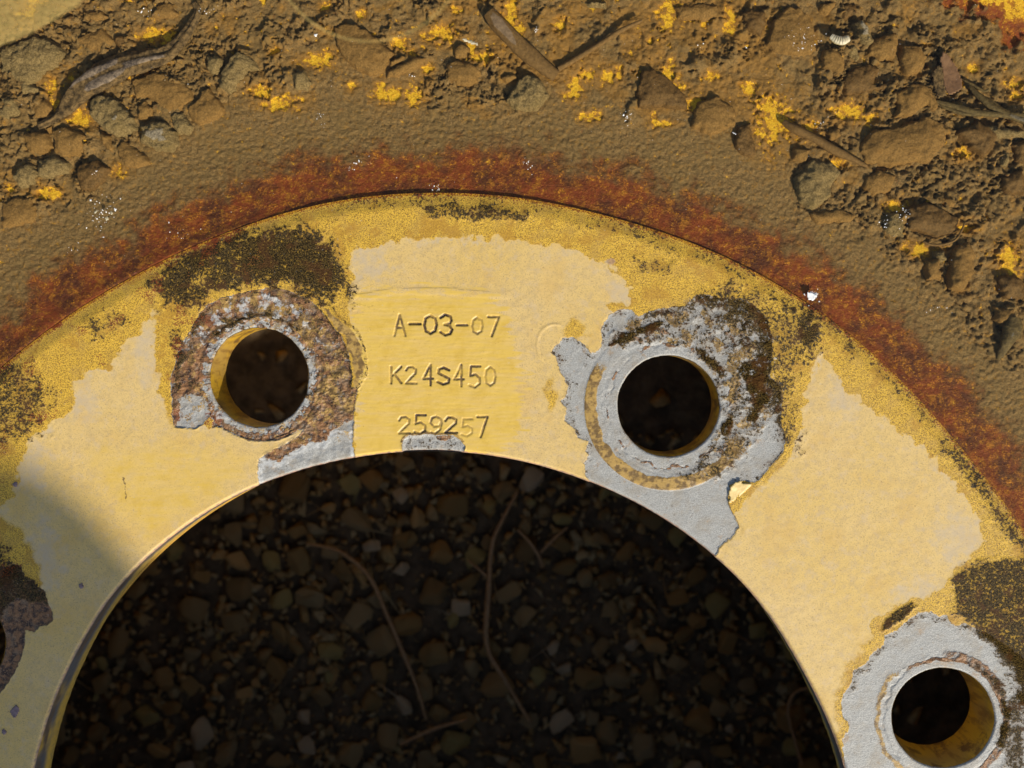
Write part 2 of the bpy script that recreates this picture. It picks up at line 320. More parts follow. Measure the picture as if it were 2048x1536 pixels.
PATCH3 = Z3([(100,1300),(150,1230),(160,1190),(110,1120),(90,1020),(110,930),(170,860),(190,740),(290,690),(350,590),(440,540),(450,450),(550,410),(640,330),(720,270),(830,260),(890,300),(950,290),(1000,360),(1060,380),(1100,350),(1200,400),(1300,440),(1450,540),(1585,640),(1800,800),(1900,1800),(150,1700)])
PATCH4 = Z7([(0,540),(-60,400),(0,350),(30,300),(80,270),(130,290),(150,340),(140,380),(190,370),(220,420),(270,430),(300,530),(325,570),(325,620),(290,650),(240,660),(215,695),(155,680),(150,770),(130,850),(90,940),(40,1020),(0,1070),(-500,1300),(-700,900),(-400,450)])
G4 = Z7([(0,620),(90,480),(150,490),(215,520),(320,560),(325,620),(240,660),(215,695),(155,680),(150,770),(130,850),(90,940),(0,1070)])
NOTCH = Z(740,560,3.84)([(247,1270),(255,1225),(300,1190),(360,1195),(430,1180),(500,1190),(640,1190),(700,1235),(730,1280),(722,1320),(600,1345),(247,1340)])
CLEAN = [
 [(705,500),(760,490),(850,478),(950,475),(1050,485),(1150,500),(1220,530),(1262,575),(1258,602),(1215,610),(1235,640),(1280,740),(1250,850),(1200,930),(1300,1060),(1000,1000),(700,1000),(712,800),(700,600)],
 [(1640,712),(1665,730),(1690,780),(1760,830),(1850,900),(1900,960),(1962,1040),(1965,1080),(1940,1112),(1880,1180),(1800,1208),(1750,1240),(1735,1290),(1720,1330),(1690,1420),(1690,1600),(1560,1500),(1400,1200),(1430,1080),(1510,980),(1575,920),(1605,850),(1612,780)],
 [(303,625),(312,660),(310,720),(320,790),(338,830),(352,850),(430,850),(530,860),(660,850),(700,880),(620,960),(400,1080),(250,1220),(150,1400),(80,1600),(-80,1600),(-80,1050),(-10,1035),(30,990),(40,930),(60,880),(100,850),(148,812),(152,765),(178,742),(225,738),(240,715),(232,688),(275,675)]]
OC_ADD = [[(-20,1030),(30,1050),(65,1090),(90,1170),(60,1185),(-20,1200)]]
MOSS = [([(300,570),(340,530),(370,500),(430,475),(520,462),(600,455),(660,480),(690,540),(705,590),(650,605),(600,580),(520,570),(450,580),(400,610),(360,622),(320,602)], 1.05, 24),
 ([(500,480),(600,470),(660,520),(670,570),(600,570),(520,555),(470,520)], .3, 22),
 ([(1268,515),(1350,520),(1352,552),(1290,555)], .55, 14), ([(1400,590),(1450,572),(1560,600),(1625,650),(1605,720),(1590,800),(1600,900),(1560,880),(1540,780),(1500,680)], .62, 26),
 ([(1900,1160),(1925,1132),(1965,1122),(2060,1118),(2060,1440),(2020,1330),(1950,1262),(1912,1226)], 1.0, 10), ([(-20,715),(60,730),(100,790),(80,860),(0,890),(-20,880)], .75, 25),
 ([(-20,1085),(20,1100),(30,1150),(-20,1180)], .8, 14), ([(840,414),(960,410),(1060,425),(1050,442),(960,440),(850,430)], .75, 8), ([(1605,650),(1645,640),(1640,700),(1620,722),(1600,700)], .75, 10),
 ([(1764,1262),(1770,1240),(1822,1203),(1838,1213),(1790,1250)], 1.3, 4), ([(165,650),(240,612),(262,640),(200,680)], .5, 18), ([(345,660),(370,655),(350,720),(342,700)], .7, 8),
 ([(1440,430),(1600,560),(1720,690),(1700,700),(1580,600),(1430,470)], .35, 20), ([(1900,880),(2000,1010),(2048,1080),(2030,1100),(1960,1000),(1890,900)], .45, 18),
 (Z5([(1480,650),(1540,620),(1560,760),(1560,900),(1490,1000),(1450,1000),(1490,900),(1440,780),(1400,700)]), 1.4, 6), (Z5([(1300,1010),(1350,990),(1370,1010),(1330,1100),(1300,1080)]), 1.2, 4),
 (Z5([(640,560),(720,490),(850,440),(940,430),(930,450),(820,490),(720,545)]), 1.2, 6), (Z5([(1150,580),(1250,640),(1330,730),(1300,740),(1200,640)]), 1.1, 6),
 (Z1([(60,460),(140,390),(230,230),(260,260),(180,400),(110,500),(80,640),(60,800),(20,800),(30,640)]), .75, 8),
 (Z1([(290,400),(400,320),(520,270),(640,240),(760,240),(880,310),(960,370),(940,380),(850,320),(740,270),(640,268),(520,300),(420,370),(300,440)]), .9, 5),
 (Z3([(1200,690),(1300,760),(1420,860),(1450,1000),(1470,1200),(1400,1350),(1360,1340),(1420,1150),(1400,950),(1320,830),(1200,720)]), 1.1, 6),
 (Z3([(1440,1000),(1585,900),(1585,1536),(1400,1536),(1450,1300)]), .6, 14), (Z7([(-60,400),(0,350),(30,300),(80,270),(130,290),(150,340),(190,370),(270,430),(300,530),(215,520),(90,480),(0,620)]), .95, 5)]
GL = {'A':[[(0,1),(.5,0),(1,1)],[(.2,.62),(.8,.62)]], '-':[[(0,.5),(1,.5)]],
 '0':[[(.5,0),(.12,.15),(0,.5),(.12,.85),(.5,1),(.88,.85),(1,.5),(.88,.15),(.5,0)]],
 '3':[[(0,.15),(.4,0),(.85,.08),(.95,.27),(.8,.43),(.35,.48),(.8,.53),(1,.72),(.85,.93),(.4,1),(0,.85)]],
 '7':[[(0,0),(1,0),(.35,1)]], 'K':[[(.1,0),(.1,1)],[(1,0),(.1,.6)],[(.4,.45),(1,1)]],
 '2':[[(0,.22),(.2,.03),(.6,0),(.95,.15),(.9,.4),(.5,.65),(0,1),(1,1)]], '4':[[(.75,1),(.75,0),(0,.68),(1,.68)]],
 'S':[[(.95,.15),(.5,0),(.1,.1),(.05,.32),(.5,.48),(.95,.65),(.9,.9),(.45,1),(0,.85)]],
 '5':[[(1,0),(.15,0),(.08,.45),(.55,.38),(.95,.55),(.95,.82),(.5,1),(0,.9)]],
 '9':[[(.95,.3),(.75,.55),(.3,.58),(0,.35),(.15,.08),(.5,0),(.85,.1),(.98,.35),(.85,.75),(.4,1),(.1,.92)]]}
TEXT = [('A',185,265,270,425,.6),('-',300,335,385,337,1.1),('0',415,272,510,410,1.1),('3',540,265,628,422,1.1),('-',665,345,745,346,.7),('0',782,287,862,412,.55),('7',905,282,988,430,.7),
 ('K',152,665,238,790,.8),('2',275,665,355,792,.6),('4',408,650,482,806,.75),('S',518,672,610,800,.95),('4',645,650,718,812,.7),('5',762,662,845,822,.7),('0',882,667,962,810,.5),
 ('2',222,1050,305,1175,.6),('5',342,1037,425,1180,.7),('9',462,1047,550,1180,.6),('2',577,1053,665,1172,.9),('5',702,1067,785,1198,.4),('7',822,1050,900,1203,.8)]
def letters(x, y):
    """distance field of the stamped strokes -> groove depth 0..1"""
    g = np.zeros(x.shape, np.float32)
    m = (x > 770) & (x < 1005) & (y > 618) & (y < 884)
    if not m.any(): return g
    X = x[m]; Y = y[m]; G = np.zeros(X.shape, np.float32)
    wob = fbm(X, Y, 5, 2, 60)*.5
    for ch, u0, v0, u1, v1, dk in TEXT:
        x0 = 740+u0/3.84; x1 = 740+u1/3.84; y0 = 560+v0/3.84; y1 = 560+v1/3.84
        for st in GL[ch]:
            P = [(x0+a*(x1-x0), y0+b*(y1-y0)) for a, b in st]
            for (ax, ay), (bx, by) in zip(P[:-1], P[1:]):
                ex, ey = bx-ax, by-ay; t = np.clip(((X-ax)*ex+(Y-ay)*ey)/(ex*ex+ey*ey+1e-9), 0, 1)
                d = np.hypot(X-ax-t*ex, Y-ay-t*ey)+wob
                G = np.maximum(G, dk*ss(4.0, .9, d))
    g[m] = G; return g
def fields(x, y):
    """hub-face relief (mm) and wear masks at wheel coordinates x,y (mm)"""
    px, py = to_px(x, y); px = px.astype(np.float32); py = py.astype(np.float32)
    r = np.hypot(x, y); t = np.arctan2(y, x)
    e1 = fbm(px, py, 26, 5, 1); e2 = fbm(px, py, 9, 3, 9); fine = fbm(px, py, 5, 2, 15)
    A = {k: np.zeros(x.shape, np.float32) for k in ('ochre','moss','grey','rust','white','sat','tide','stain','red','oc2','pink')}
    rb = rb_of(t); ro = ro_of(t); din = r-rb; dout = ro-r
    clean = np.full(x.shape, -60., np.float32)
    for P in CLEAN: clean = np.maximum(clean, sd(px, py, P))
    cl = clean+e1*16+e2*5
    A['ochre'] = ss(4, -6, cl)
    for P in OC_ADD: A['ochre'] = np.maximum(A['ochre'], ss(-12, 12, sd(px, py, P)+e1*10))
    A['tide'] = (.25+.75*ss(-.1, .35, fbm(px, py, 70, 3, 35)))*ss(-3, 4, cl)*ss(12+26*ss(0, .5, fbm(px, py, 90, 3, 36)), 0, cl+e2*6)*ss(3, 9, din)*.8
    for a_, b_, w_, v_ in ((735,525,50,60),(1925,1080,60,70),(1840,1190,70,40),(290,700,30,80),(165,800,40,50),(60,930,40,70),(1240,590,40,30),(1690,790,40,50),(90,1120,40,90)):
        A['tide'] = np.maximum(A['tide'], .72*ss(1.3, .3, np.hypot((px-a_)/w_, (py-b_)/v_)+e1*.6)*ss(-3, 4, cl))
    wipe = [(705,590),(760,580),(880,578),(1000,592),(1030,640),(1060,700),(1070,800),(1065,880),(1000,920),(900,940),(700,960),(705,800)]
    A['sat'] = ss(-22, 26, sd(px, py, wipe)-26*ss(960, 1060, px)+fbm(px, py*6, 50, 4, 33)*44)
    A['sat'] = np.maximum(A['sat'], .55*ss(-50, 40, sd(px, py, [(160,900),(330,880),(510,910),(500,960),(300,1090),(230,1020)], 90)+e1*20))
    crk = [(690,600),(740,590),(800,640),(810,760),(790,830),(720,860),(705,700)]
    sc = ss(-10, 10, sd(px, py, crk)+e1*10)
    f1, f2, _ = worley(px+e2*6, py+e1*6, 11, 5); A['stain'] = np.maximum(A['stain'], .5*sc*ss(.10, .02, f2-f1)*ss(-.1, .35, e1))
    # dried edge of the wiped area, scratches
    line = 590-14*ss(700, 800, px)+8*ss(880, 1010, px)+e1*2
    A['stain'] = np.maximum(A['stain'], .6*ss(2.2, .4, np.abs(py-line))*(px > 708)*ss(1020, 960, px)*(px < 1020))
    for P, d, soft in MOSS:
        A['moss'] = np.maximum(A['moss'], 0)+d*ss(-soft, soft, sd(px, py, P)+e1*soft*1.2+e2*soft*.5)*(1-.0*px)
    A['moss'] -= .45*ss(26, 6, np.hypot(px-400, (py-562)*1.2))
    band = ss(6.5, 1.5, dout)*ss(.45, -.1, fbm(px, py, 90, 3, 41)); A['moss'] += .38*band*ss(500, 760, px)
    A['moss'] += .22*A['ochre']*ss(0, .5, fbm(px, py, 60, 4, 44))*ss(14, 2, dout)
    A['moss'] = np.clip(A['moss'], 0, 1.25)
    A['red'] = .42*A['ochre']*ss(.1, .5, fbm(px, py, 50, 3, 47))*ss(640, 420, px)+.45*ss(3, 0, dout)
    # stripped patches
    s1 = sd(px, py, PATCH1)+e2*2.2+fine*.8; s2 = sd(px, py, PATCH2)+e2*2.5+fine*.8; s3 = sd(px, py, PATCH3)+e2*3+fine*1.; s4 = sd(px, py, PATCH4)+e2*2+fine*.8
    sn = sd(px, py, NOTCH)+e2*1.5; b1 = sd(px, py, BL1)+e2*2
    A['ochre'] = np.maximum(A['ochre'], .9*ss(-34, -4, s3+e1*14)*ss(-60, -20, s3)*(px > 1600))
    A['ochre'] = np.maximum(A['ochre'], .9*ss(-26, -6, s2+e1*9)*ss(1440, 1560, px))
    A['ochre'] = np.maximum(A['ochre'], .8*ss(1., .3, np.hypot((px-1102)/22, (py-790)/42)+e1*.5)); A['ochre'] = np.maximum(A['ochre'], .8*ss(1.1, .4, np.hypot((px-1150)/34, (py-660)/26)+e1*.5))
    A['ochre'] = np.maximum(A['ochre'], .85*ss(-22, -4, s1+e1*8)*ss(470, 340, px)*ss(880, 820, py))
    pt = np.maximum.reduce([s1, s2, s3, s4, sn])
    bare = ss(-1.2, 1.2, pt)
    d1 = np.hypot(px-517.5, py-754.7); d2 = np.hypot(px-1337, py-812.5); d3 = np.hypot(px-1887, py-1437); d4 = np.hypot(px+86, py-1285)
    bare = np.maximum.reduce([bare, ss(126, 122, d1+e2*3), ss(150, 146, d2+e2*3), ss(112, 108, d3)])
    A['grey'] = bare
    g1 = np.maximum(sd(px, py, G1A), sd(px, py, G1B))
    in1 = ss(-1, 1, np.maximum(s1, 124-d1))
    ru = in1*ss(3, -3, g1+e2*4)
    ringn = ss(.25, -.2, fbm(px, py, 16, 3, 52))
    ru *= 1-ss(118, 106, d1+e2*9)*(.3+.65*ringn)
    A['rust'] = np.maximum(A['rust'], 0)
    A['rust'] = ru*(.72+.3*e1)
    A['white'] = np.maximum(.62*ss(13, 2, np.abs(g1-5+e2*5))*in1*(py > 860), .60*in1*ss(24, 6, np.abs(d1-146+e1*22))*ss(740, 650, py)*ss(-.35, .2, fbm(px, py, 24, 3, 56)))
    A['white'] = np.maximum(A['white'], .45*in1*ss(14, 4, np.abs(d1-112+e1*6))*ss(-.05, .35, fbm(px, py, 22, 3, 55)))
    A['oc2'] = .62*in1*ss(0, 60, (px-517)*.8-(py-754)*.8+e1*40)*ss(108, 122, d1)*ss(.2, -.2, fbm(px, py, 30, 3, 57))
    A['oc2'] = np.maximum(A['oc2'], .9*ss(-3, 3, b1)*ss(0, 8, b1+e1*6))
    A['moss'] += .55*ss(5, 1, np.abs(b1+1))*(px > 640)
    A['oc2'] = np.maximum(A['oc2'], .5*ss(-.05, .3, fbm(px, py, 20, 3, 181))*in1*(d1 < 170)); A['moss'] += .5*in1*ss(.05, .4, fbm(px, py, 18, 3, 183))*ss(880, 780, py)
    in4 = ss(-1, 1, s4); A['rust'] = np.maximum(A['rust'], in4*.9); A['grey'] = np.maximum(A['grey'], in4)
    in2 = ss(-1, 1, s2); a2 = np.arctan2(py-812.5, px-1337)
    ang = np.where(a2 > 0, 1, ss(-2.4, -2.8, a2)); ang = np.where((a2 > 0) & (a2 < .7), ss(.1, .7, a2), ang)
    A['oc2'] = np.maximum(A['oc2'], .95*ang*ss(142, 146, d2+e1*5)*ss(170, 167, d2))
    mo2 = ss(-8, 10, sd(px, py, MOSS2)+e1*12)
    A['moss'] = A['moss']+.62*mo2*in2*(.75+.5*e1); A['oc2'] = np.maximum(A['oc2'], .66*mo2*ss(-.1, .3, fbm(px, py, 34, 3, 61)))
    A['white'] = np.maximum(A['white'], .30*mo2*ss(.05, .4, fbm(px, py, 26, 3, 63)))
    A['rust'] = np.maximum(A['rust'], .62*in2*ss(7, 1, np.abs(d2-122+e1*9))*ss(-.2, .3, fbm(px, py, 26, 3, 213)))
    A['moss'] += .36*in2*ss(24, 0, s2+e1*12)*(py < 975)*ss(0, 10, d2-165)+.2*in2*ss(.1, .45, fbm(px, py, 30, 4, 215))*(py < 960); A['rust'] = np.maximum(A['rust'], .5*mo2*ss(.1, .4, fbm(px, py, 40, 3, 67)))
    in3 = ss(-1, 1, s3)
    A['moss'] += .46*in3*ss(26, 2, s3+e1*12)*(py < 1400)
    A['moss'] += .40*in3*ss(1960, 2040, px+e1*30)
    A['rust'] = np.maximum(A['rust'], in3*.75*ss(7, 1.5, np.abs(d3-119+e1*6))*ss(1440, 1330, py-.5*(px-1887))); A['rust'] = np.maximum(A['rust'], in3*.6*ss(16, 4, np.abs(d3-128))*ss(0, 60, px-1887-(py-1437)*.3))
    A['oc2'] = np.maximum(A['oc2'], in3*.75*ss(8, 2, np.abs(d3-132+e1*7))*ss(1900, 1850, px)*ss(1330, 1360, py))
    inn = ss(-1, 1, sn); A['moss'] += .42*inn*ss(0, .4, fbm(px, py, 14, 3, 201)+.2); h0_ = inn; A['rust'] = np.maximum(A['rust'], inn*.8*ss(1., .4, np.hypot((px-888)/22, (py-876)/8)+e2*.3)); A['oc2'] = np.maximum(A['oc2'], .8*ss(4, 1, np.abs(sn+2))*(py < 885))
    edge = ss(1.8, .3, np.abs(pt+.6)); A['stain'] = np.maximum(A['stain'], .75*edge*ss(-.4, .1, e1))
    A['stain'] = np.maximum(A['stain'], .8*ss(2.4, .4, np.abs(px-(247+(py-950)*.12+e2*3)))*ss(972, 966, np.abs(py-978)+944))
    lt = letters(px, py)
    q1, q2, qc = worley(px, py, 46, 19); A['stain'] = np.maximum(A['stain'], .75*ss(1.9*qc, .3, q1*46)*(1-bare)*(qc > .35))
    rsc = np.random.RandomState(11); sc_ = np.zeros(x.shape, np.float32)
    for _ in range(70):
        ax, ay = rsc.uniform(200, 1950), rsc.uniform(420, 1500); L_ = rsc.uniform(6, 26); th = rsc.uniform(0, 3.1)
        m = (np.abs(px-ax) < L_+3) & (np.abs(py-ay) < L_+3)
        if m.any():
            dx = px[m]-ax; dy = py[m]-ay; al = dx*np.cos(th)+dy*np.sin(th); ac = -dx*np.sin(th)+dy*np.cos(th)+al*al*.01
            sc_[m] = np.maximum(sc_[m], ss(1.3, .3, np.abs(ac))*ss(L_, L_*.5, np.abs(al)))
    A['stain'] = np.maximum(A['stain'], .35*sc_*(1-bare))
    A['stain'] = np.maximum(A['stain'], ss(.08, .5, lt)*(.5+.5*np.clip(lt, 0, 1.1))*(.85+.5*e1))
    A['sat'] *= (1-bare)
    A['pink'] = ss(.75, .1, din+e2*.25)*.9; A['pink'] = np.maximum(A['pink'], .7*ss(1.0, .8, np.hypot((px-1222)/11, (py-523)/8)))
    # relief
    h = .035*e1+.012*e2
    h += .016*fbm(px, py*7, 30, 2, 71)*A['sat']
    h -= .30*bare-.10*in2*ss(-.1, .3, e1)*mo2
    bk = ss(-.2, .25, fbm(px, py, 30, 3, 211)); h += bk*in2*.09*ss(5, 1, np.abs(d2-133+e1*10))-in2*bk*.18*ss(3, .8, np.abs(d2-122+e1*9))+in3*bk*(.08*ss(5, 1, np.abs(d3-128+e1*10))-.18*ss(2.5, .8, np.abs(d3-119+e1*8)))+in1*(.16*ss(5, 1, np.abs(d1-136+e1*8))-.2*ss(3, 1, np.abs(d1-124+e1*5)))
    h += .26*(in1+mo2*in2)*fbm(px, py, 24, 4, 170)
    h += .14*ss(6, 1, -(pt-1))*ss(-12, -2, pt-1)*(1-bare)*ss(-.3, .3, e1)      # paint lifting at the edges of the bare patches
    mm = np.clip(A['moss'], 0, 1)
    f1, f2, _ = worley(px, py, 6.5, 11); h += mm*.13*(.7-f1)
    h += np.clip(A['rust'], 0, 1)*(.13*fine+.16*fbm(px, py, 14, 3, 77))
    h += A['oc2']*.10
    h += A['white']*.05
    h += .10*ss(-3, 3, b1)
    h += .12*ss(170, 166, d2)-.10*ss(140, 134, d2)+.10*in1*ss(134, 128, d1)-.05*ss(118, 112, d1)+.10*ss(120, 116, d3)
    h -= .42*lt-.05*ss(.02, .2, lt)*ss(.5, .2, lt)+.35*h0_*ss(0, 7, sn)
    h += .07*(ss(10, 4, np.abs(py-line-6))*(px > 708)*(px < 1020))
    h += .16*ss(3, 1, np.abs(np.hypot((px-1110)/1.0, (py-690)/1.15)-36))*ss(1110, 1090, px+(py-690)*.5)*.8
    h -= .9*ss(.9, 0, din)**2
    h -= .9*ss(4.5, 0, dout)
    return h, A
# ---- hub face grid, finest where the stamping is
def spaced(a, b, step, fine=()):
    out = [a]
    while out[-1] < b:
        s = step
        for lo, hi, f in fine:
            if lo <= out[-1] < hi: s = f
        out.append(out[-1]+s)
    out[-1] = b; return np.array(out)
TH = np.r_[spaced(math.radians(4), math.radians(174), .0022, [(math.radians(82.5), math.radians(97.5), .0011)])]
TH = np.r_[TH, np.linspace(math.radians(174), math.radians(364), 191)[1:-1]]
U = spaced(0, 1, .32/65, [(.02, .58, .155/65)])
T2, U2 = np.meshgrid(TH, U)
RB = rb_of(np.where(T2 > np.pi, T2-2*np.pi, T2)); RO = ro_of(np.where(T2 > np.pi, T2-2*np.pi, T2))
R2 = RB+(RO-RB)*U2
X = (R2*np.cos(T2)).ravel(); Y = (R2*np.sin(T2)).ravel()
vis = (T2 < math.radians(174.1)).ravel()
h = np.zeros(X.shape); A = {k: np.zeros(X.shape, np.float32) for k in ('ochre','moss','grey','rust','white','sat','tide','stain','red','oc2','pink')}
hv, Av = fields(X[vis], Y[vis]); h[vis] = hv
for k in A: A[k][vis] = Av[k]
A['ochre'][~vis] = (.45+.6*fbm(X[~vis], Y[~vis], 20, 3, 5)); A['moss'][~vis] = .3*ss(0, .5, fbm(X[~vis], Y[~vis], 12, 3, 8))
FQ = gridfaces(len(U), len(TH), True)
# eight bolt holes: four as measured in view, four on the same pitch circle
th0 = [math.atan2(c[1], c[0]) for c in HC]
base = th0[3]
for k in range(1, 5): HC.append(np.array([137.5*math.cos(base+k*math.pi/4), 137.5*math.sin(base+k*math.pi/4)]))
COLLAR = HR+3.0
kill = np.zeros(len(X), bool)
for c in HC: kill |= np.hypot(X-c[0], Y-c[1]) < COLLAR-.5
FQ = FQ[~kill[FQ].any(1)][:, ::-1]
V = np.c_[X, Y, h]
V, FQ, A = compact(V, FQ, A)
o = link('hub_face', npmesh('hub_face', V, FQ[:, ::-1], MAT['hub'], A, zoff=ZF), wheel)
# collars round the bolt holes + the drilled walls
for i, c in enumerate(HC):
    n = 420 if i < 4 else 64
    t = np.linspace(0, 2*np.pi, n, endpoint=False)
    rr = np.r_[np.linspace(HR, COLLAR+.35, 18 if i < 4 else 5)]
    tt, r_ = np.meshgrid(t, rr)
    wob = .14*fbm(np.cos(tt)*3+i*9, np.sin(tt)*3, 1.1, 3, 80+i)+.05*fbm(np.cos(tt)*30, np.sin(tt)*30, 1.3, 2, 84+i)
    r2 = r_+wob*ss(HR+1.6, HR, r_)
    x = (c[0]+r2*np.cos(tt)).ravel(); y = (c[1]+r2*np.sin(tt)).ravel()
    if i < 4: hh, AA = fields(x, y)
    else: hh = np.zeros(x.shape); AA = {k: np.zeros(x.shape, np.float32) for k in A}; AA['grey'][:] = 1
    rf = r_.ravel(); hh = hh+.02-.5*ss(HR+.4, HR, rf)**2
    AA['pink'] = np.maximum(AA['pink'], .3*ss(HR+.3, HR+.05, rf))
    nm = 'bolt_hole_collar'
    o = link(nm, npmesh(nm, np.c_[x, y, hh], gridfaces(len(rr), n, True), MAT['hub'], AA, zoff=ZF), wheel)
    o['label'] = ['rusty brown collar with white crust round the bolt hole left of the stamped numbers', 'grey collar with ochre ring and black grime round the bolt hole right of the stamped numbers',
        'grey bare-metal collar round the bolt hole at the lower right', 'purplish brown collar round the bolt hole at the left edge', '', '', '', ''][i] or 'plain grey collar on the far side of the wheel'
    zz = np.array([-.5,-1.2,-3,-5,-7,-9,-11,-12.2]); T_, Z_ = np.meshgrid(t, zz)
    rw = HR+wob[0][None,:]*ss(-6, 0, Z_)+.05*fbm(T_*9, Z_, 2, 2, 90+i)-.03
    if i == 2: rw = rw-.9*ss(-5, -12, Z_)
    x = (c[0]+rw*np.cos(T_)).ravel(); y = (c[1]+rw*np.sin(T_)).ravel()
    link('bolt_hole_wall', npmesh('bolt_hole_wall', np.c_[x, y, Z_.ravel()], gridfaces(len(zz), n, True)[:, ::-1], MAT['wall'], zoff=ZF), wheel)
# centre bore wall
t = TH; zz = np.array([-.75,-1.4,-2.2,-4,-6,-8,-10,-11.4,-12.2]); T_, Z_ = np.meshgrid(t, zz)
tw = np.where(T_ > np.pi, T_-2*np.pi, T_)
rw = rb_of(tw)-.02+.16*fbm(T_*120, Z_, 3, 3, 95)*ss(-.7, -3, Z_)+.8*ss(-10.5, -12.2, Z_)
link('centre_bore_wall', npmesh('centre_bore_wall', np.c_[(rw*np.cos(T_)).ravel(), (rw*np.sin(T_)).ravel(), Z_.ravel()], gridfaces(len(zz), len(t), True)[:, ::-1], MAT['bore'], zoff=ZF), wheel)
# underside of disc and rim barrel down to the ground
def revolve(name, prof, mat, n=256, flip=False, parent=wheel):
    t = np.linspace(0, 2*np.pi, n, endpoint=False); P = np.array(prof, float); P[:,1] -= 13.*(P[:,1] < -100)
    V = np.stack([P[:,0][:,None]*np.cos(t), P[:,0][:,None]*np.sin(t), np.repeat(P[:,1][:,None], n, 1)], -1).reshape(-1, 3)
    Fc = gridfaces(len(P), n, True); Fc = Fc[:, ::-1] if flip else Fc
    return link(name, npmesh(name, V, Fc, mat, zoff=ZF), parent)
# disc underside with bolt holes left open
tU = np.linspace(0, 2*np.pi, 720, endpoint=False); rU = np.linspace(111.2, 176, 60)
TT, RR = np.meshgrid(tU, rU); x = (RR*np.cos(TT)).ravel(); y = (RR*np.sin(TT)).ravel(); kill = np.zeros(len(x), bool)
for c in HC: kill |= np.hypot(x-c[0], y-c[1]) < HR+.9
Fu = gridfaces(60, 720, True); Fu = Fu[~kill[Fu].any(1)]
Vu, Fu, _ = compact(np.c_[x, y, np.full(len(x), -12.2)], Fu)
link('disc_underside', npmesh('disc_underside', Vu, Fu, MAT['rim'], zoff=ZF), wheel)
revolve('rim', [(276,4),(279,10),(282,15),(286,17.5),(291,18),(295,16),(296.5,11),(295,6),(290,2),(283,-4),(279,-14),(276,-30),(262,-44),(256,-60),(256,-120),(262,-140),(278,-152),(284,-172),(292,-176),(296,-184),(295,-190),(291,-191.5),(286,-190),(280,-180),(272,-158),(256,-144),(250,-122),(250,-60),(256,-40),(262,-18),(240,-15),(200,-14),(176,-12.2)], MAT['rim'], 320)

# ================================================================== DISH: rust band, silt, chips
YEL = [(50,22,14,16),(70,5,20,6),(650,8,10,8),(300,70,20,12),(330,75,15,14),(100,170,8,18),(135,150,8,10),(158,238,18,16),(105,205,8,8),(520,180,20,10),(560,205,30,12),(545,100,8,7),(630,120,30,10),(655,110,10,14),(775,185,25,12),(825,190,15,18),(760,180,8,20),(700,170,8,8),(880,65,28,16),(800,85,12,12),(820,103,8,6),(960,110,22,10),(940,95,10,14),(1020,30,12,40),(1035,60,10,15),(855,135,8,8),(1150,170,12,22),(1140,185,15,8),(1175,145,20,8),(1215,150,10,16),(1240,145,6,12),(1180,230,16,8),(1335,25,16,30),(1300,80,8,6),(1465,40,10,30),(1350,170,20,8),(1390,205,18,12),(1500,175,14,14),(1340,150,14,25),(1550,240,32,45),(1540,215,15,20),(1705,220,28,16),(1745,235,10,10),(1325,245,20,4),(1310,240,4,16),(1620,255,12,16),(1625,75,8,6),(1680,325,14,10),(1930,305,20,10),(1800,410,20,10),(1935,455,18,8),(1845,500,25,10),(1820,495,12,8),(2025,520,20,30),(2040,560,10,20),(1950,135,8,8),(2030,165,14,10),(2035,190,12,8),(90,385,20,10),(235,340,12,12),(15,375,6,8),(1415,35,10,14),(720,25,8,6),(1290,150,14,5),(1430,150,12,6),(1120,40,12,12),(915,15,10,7)]
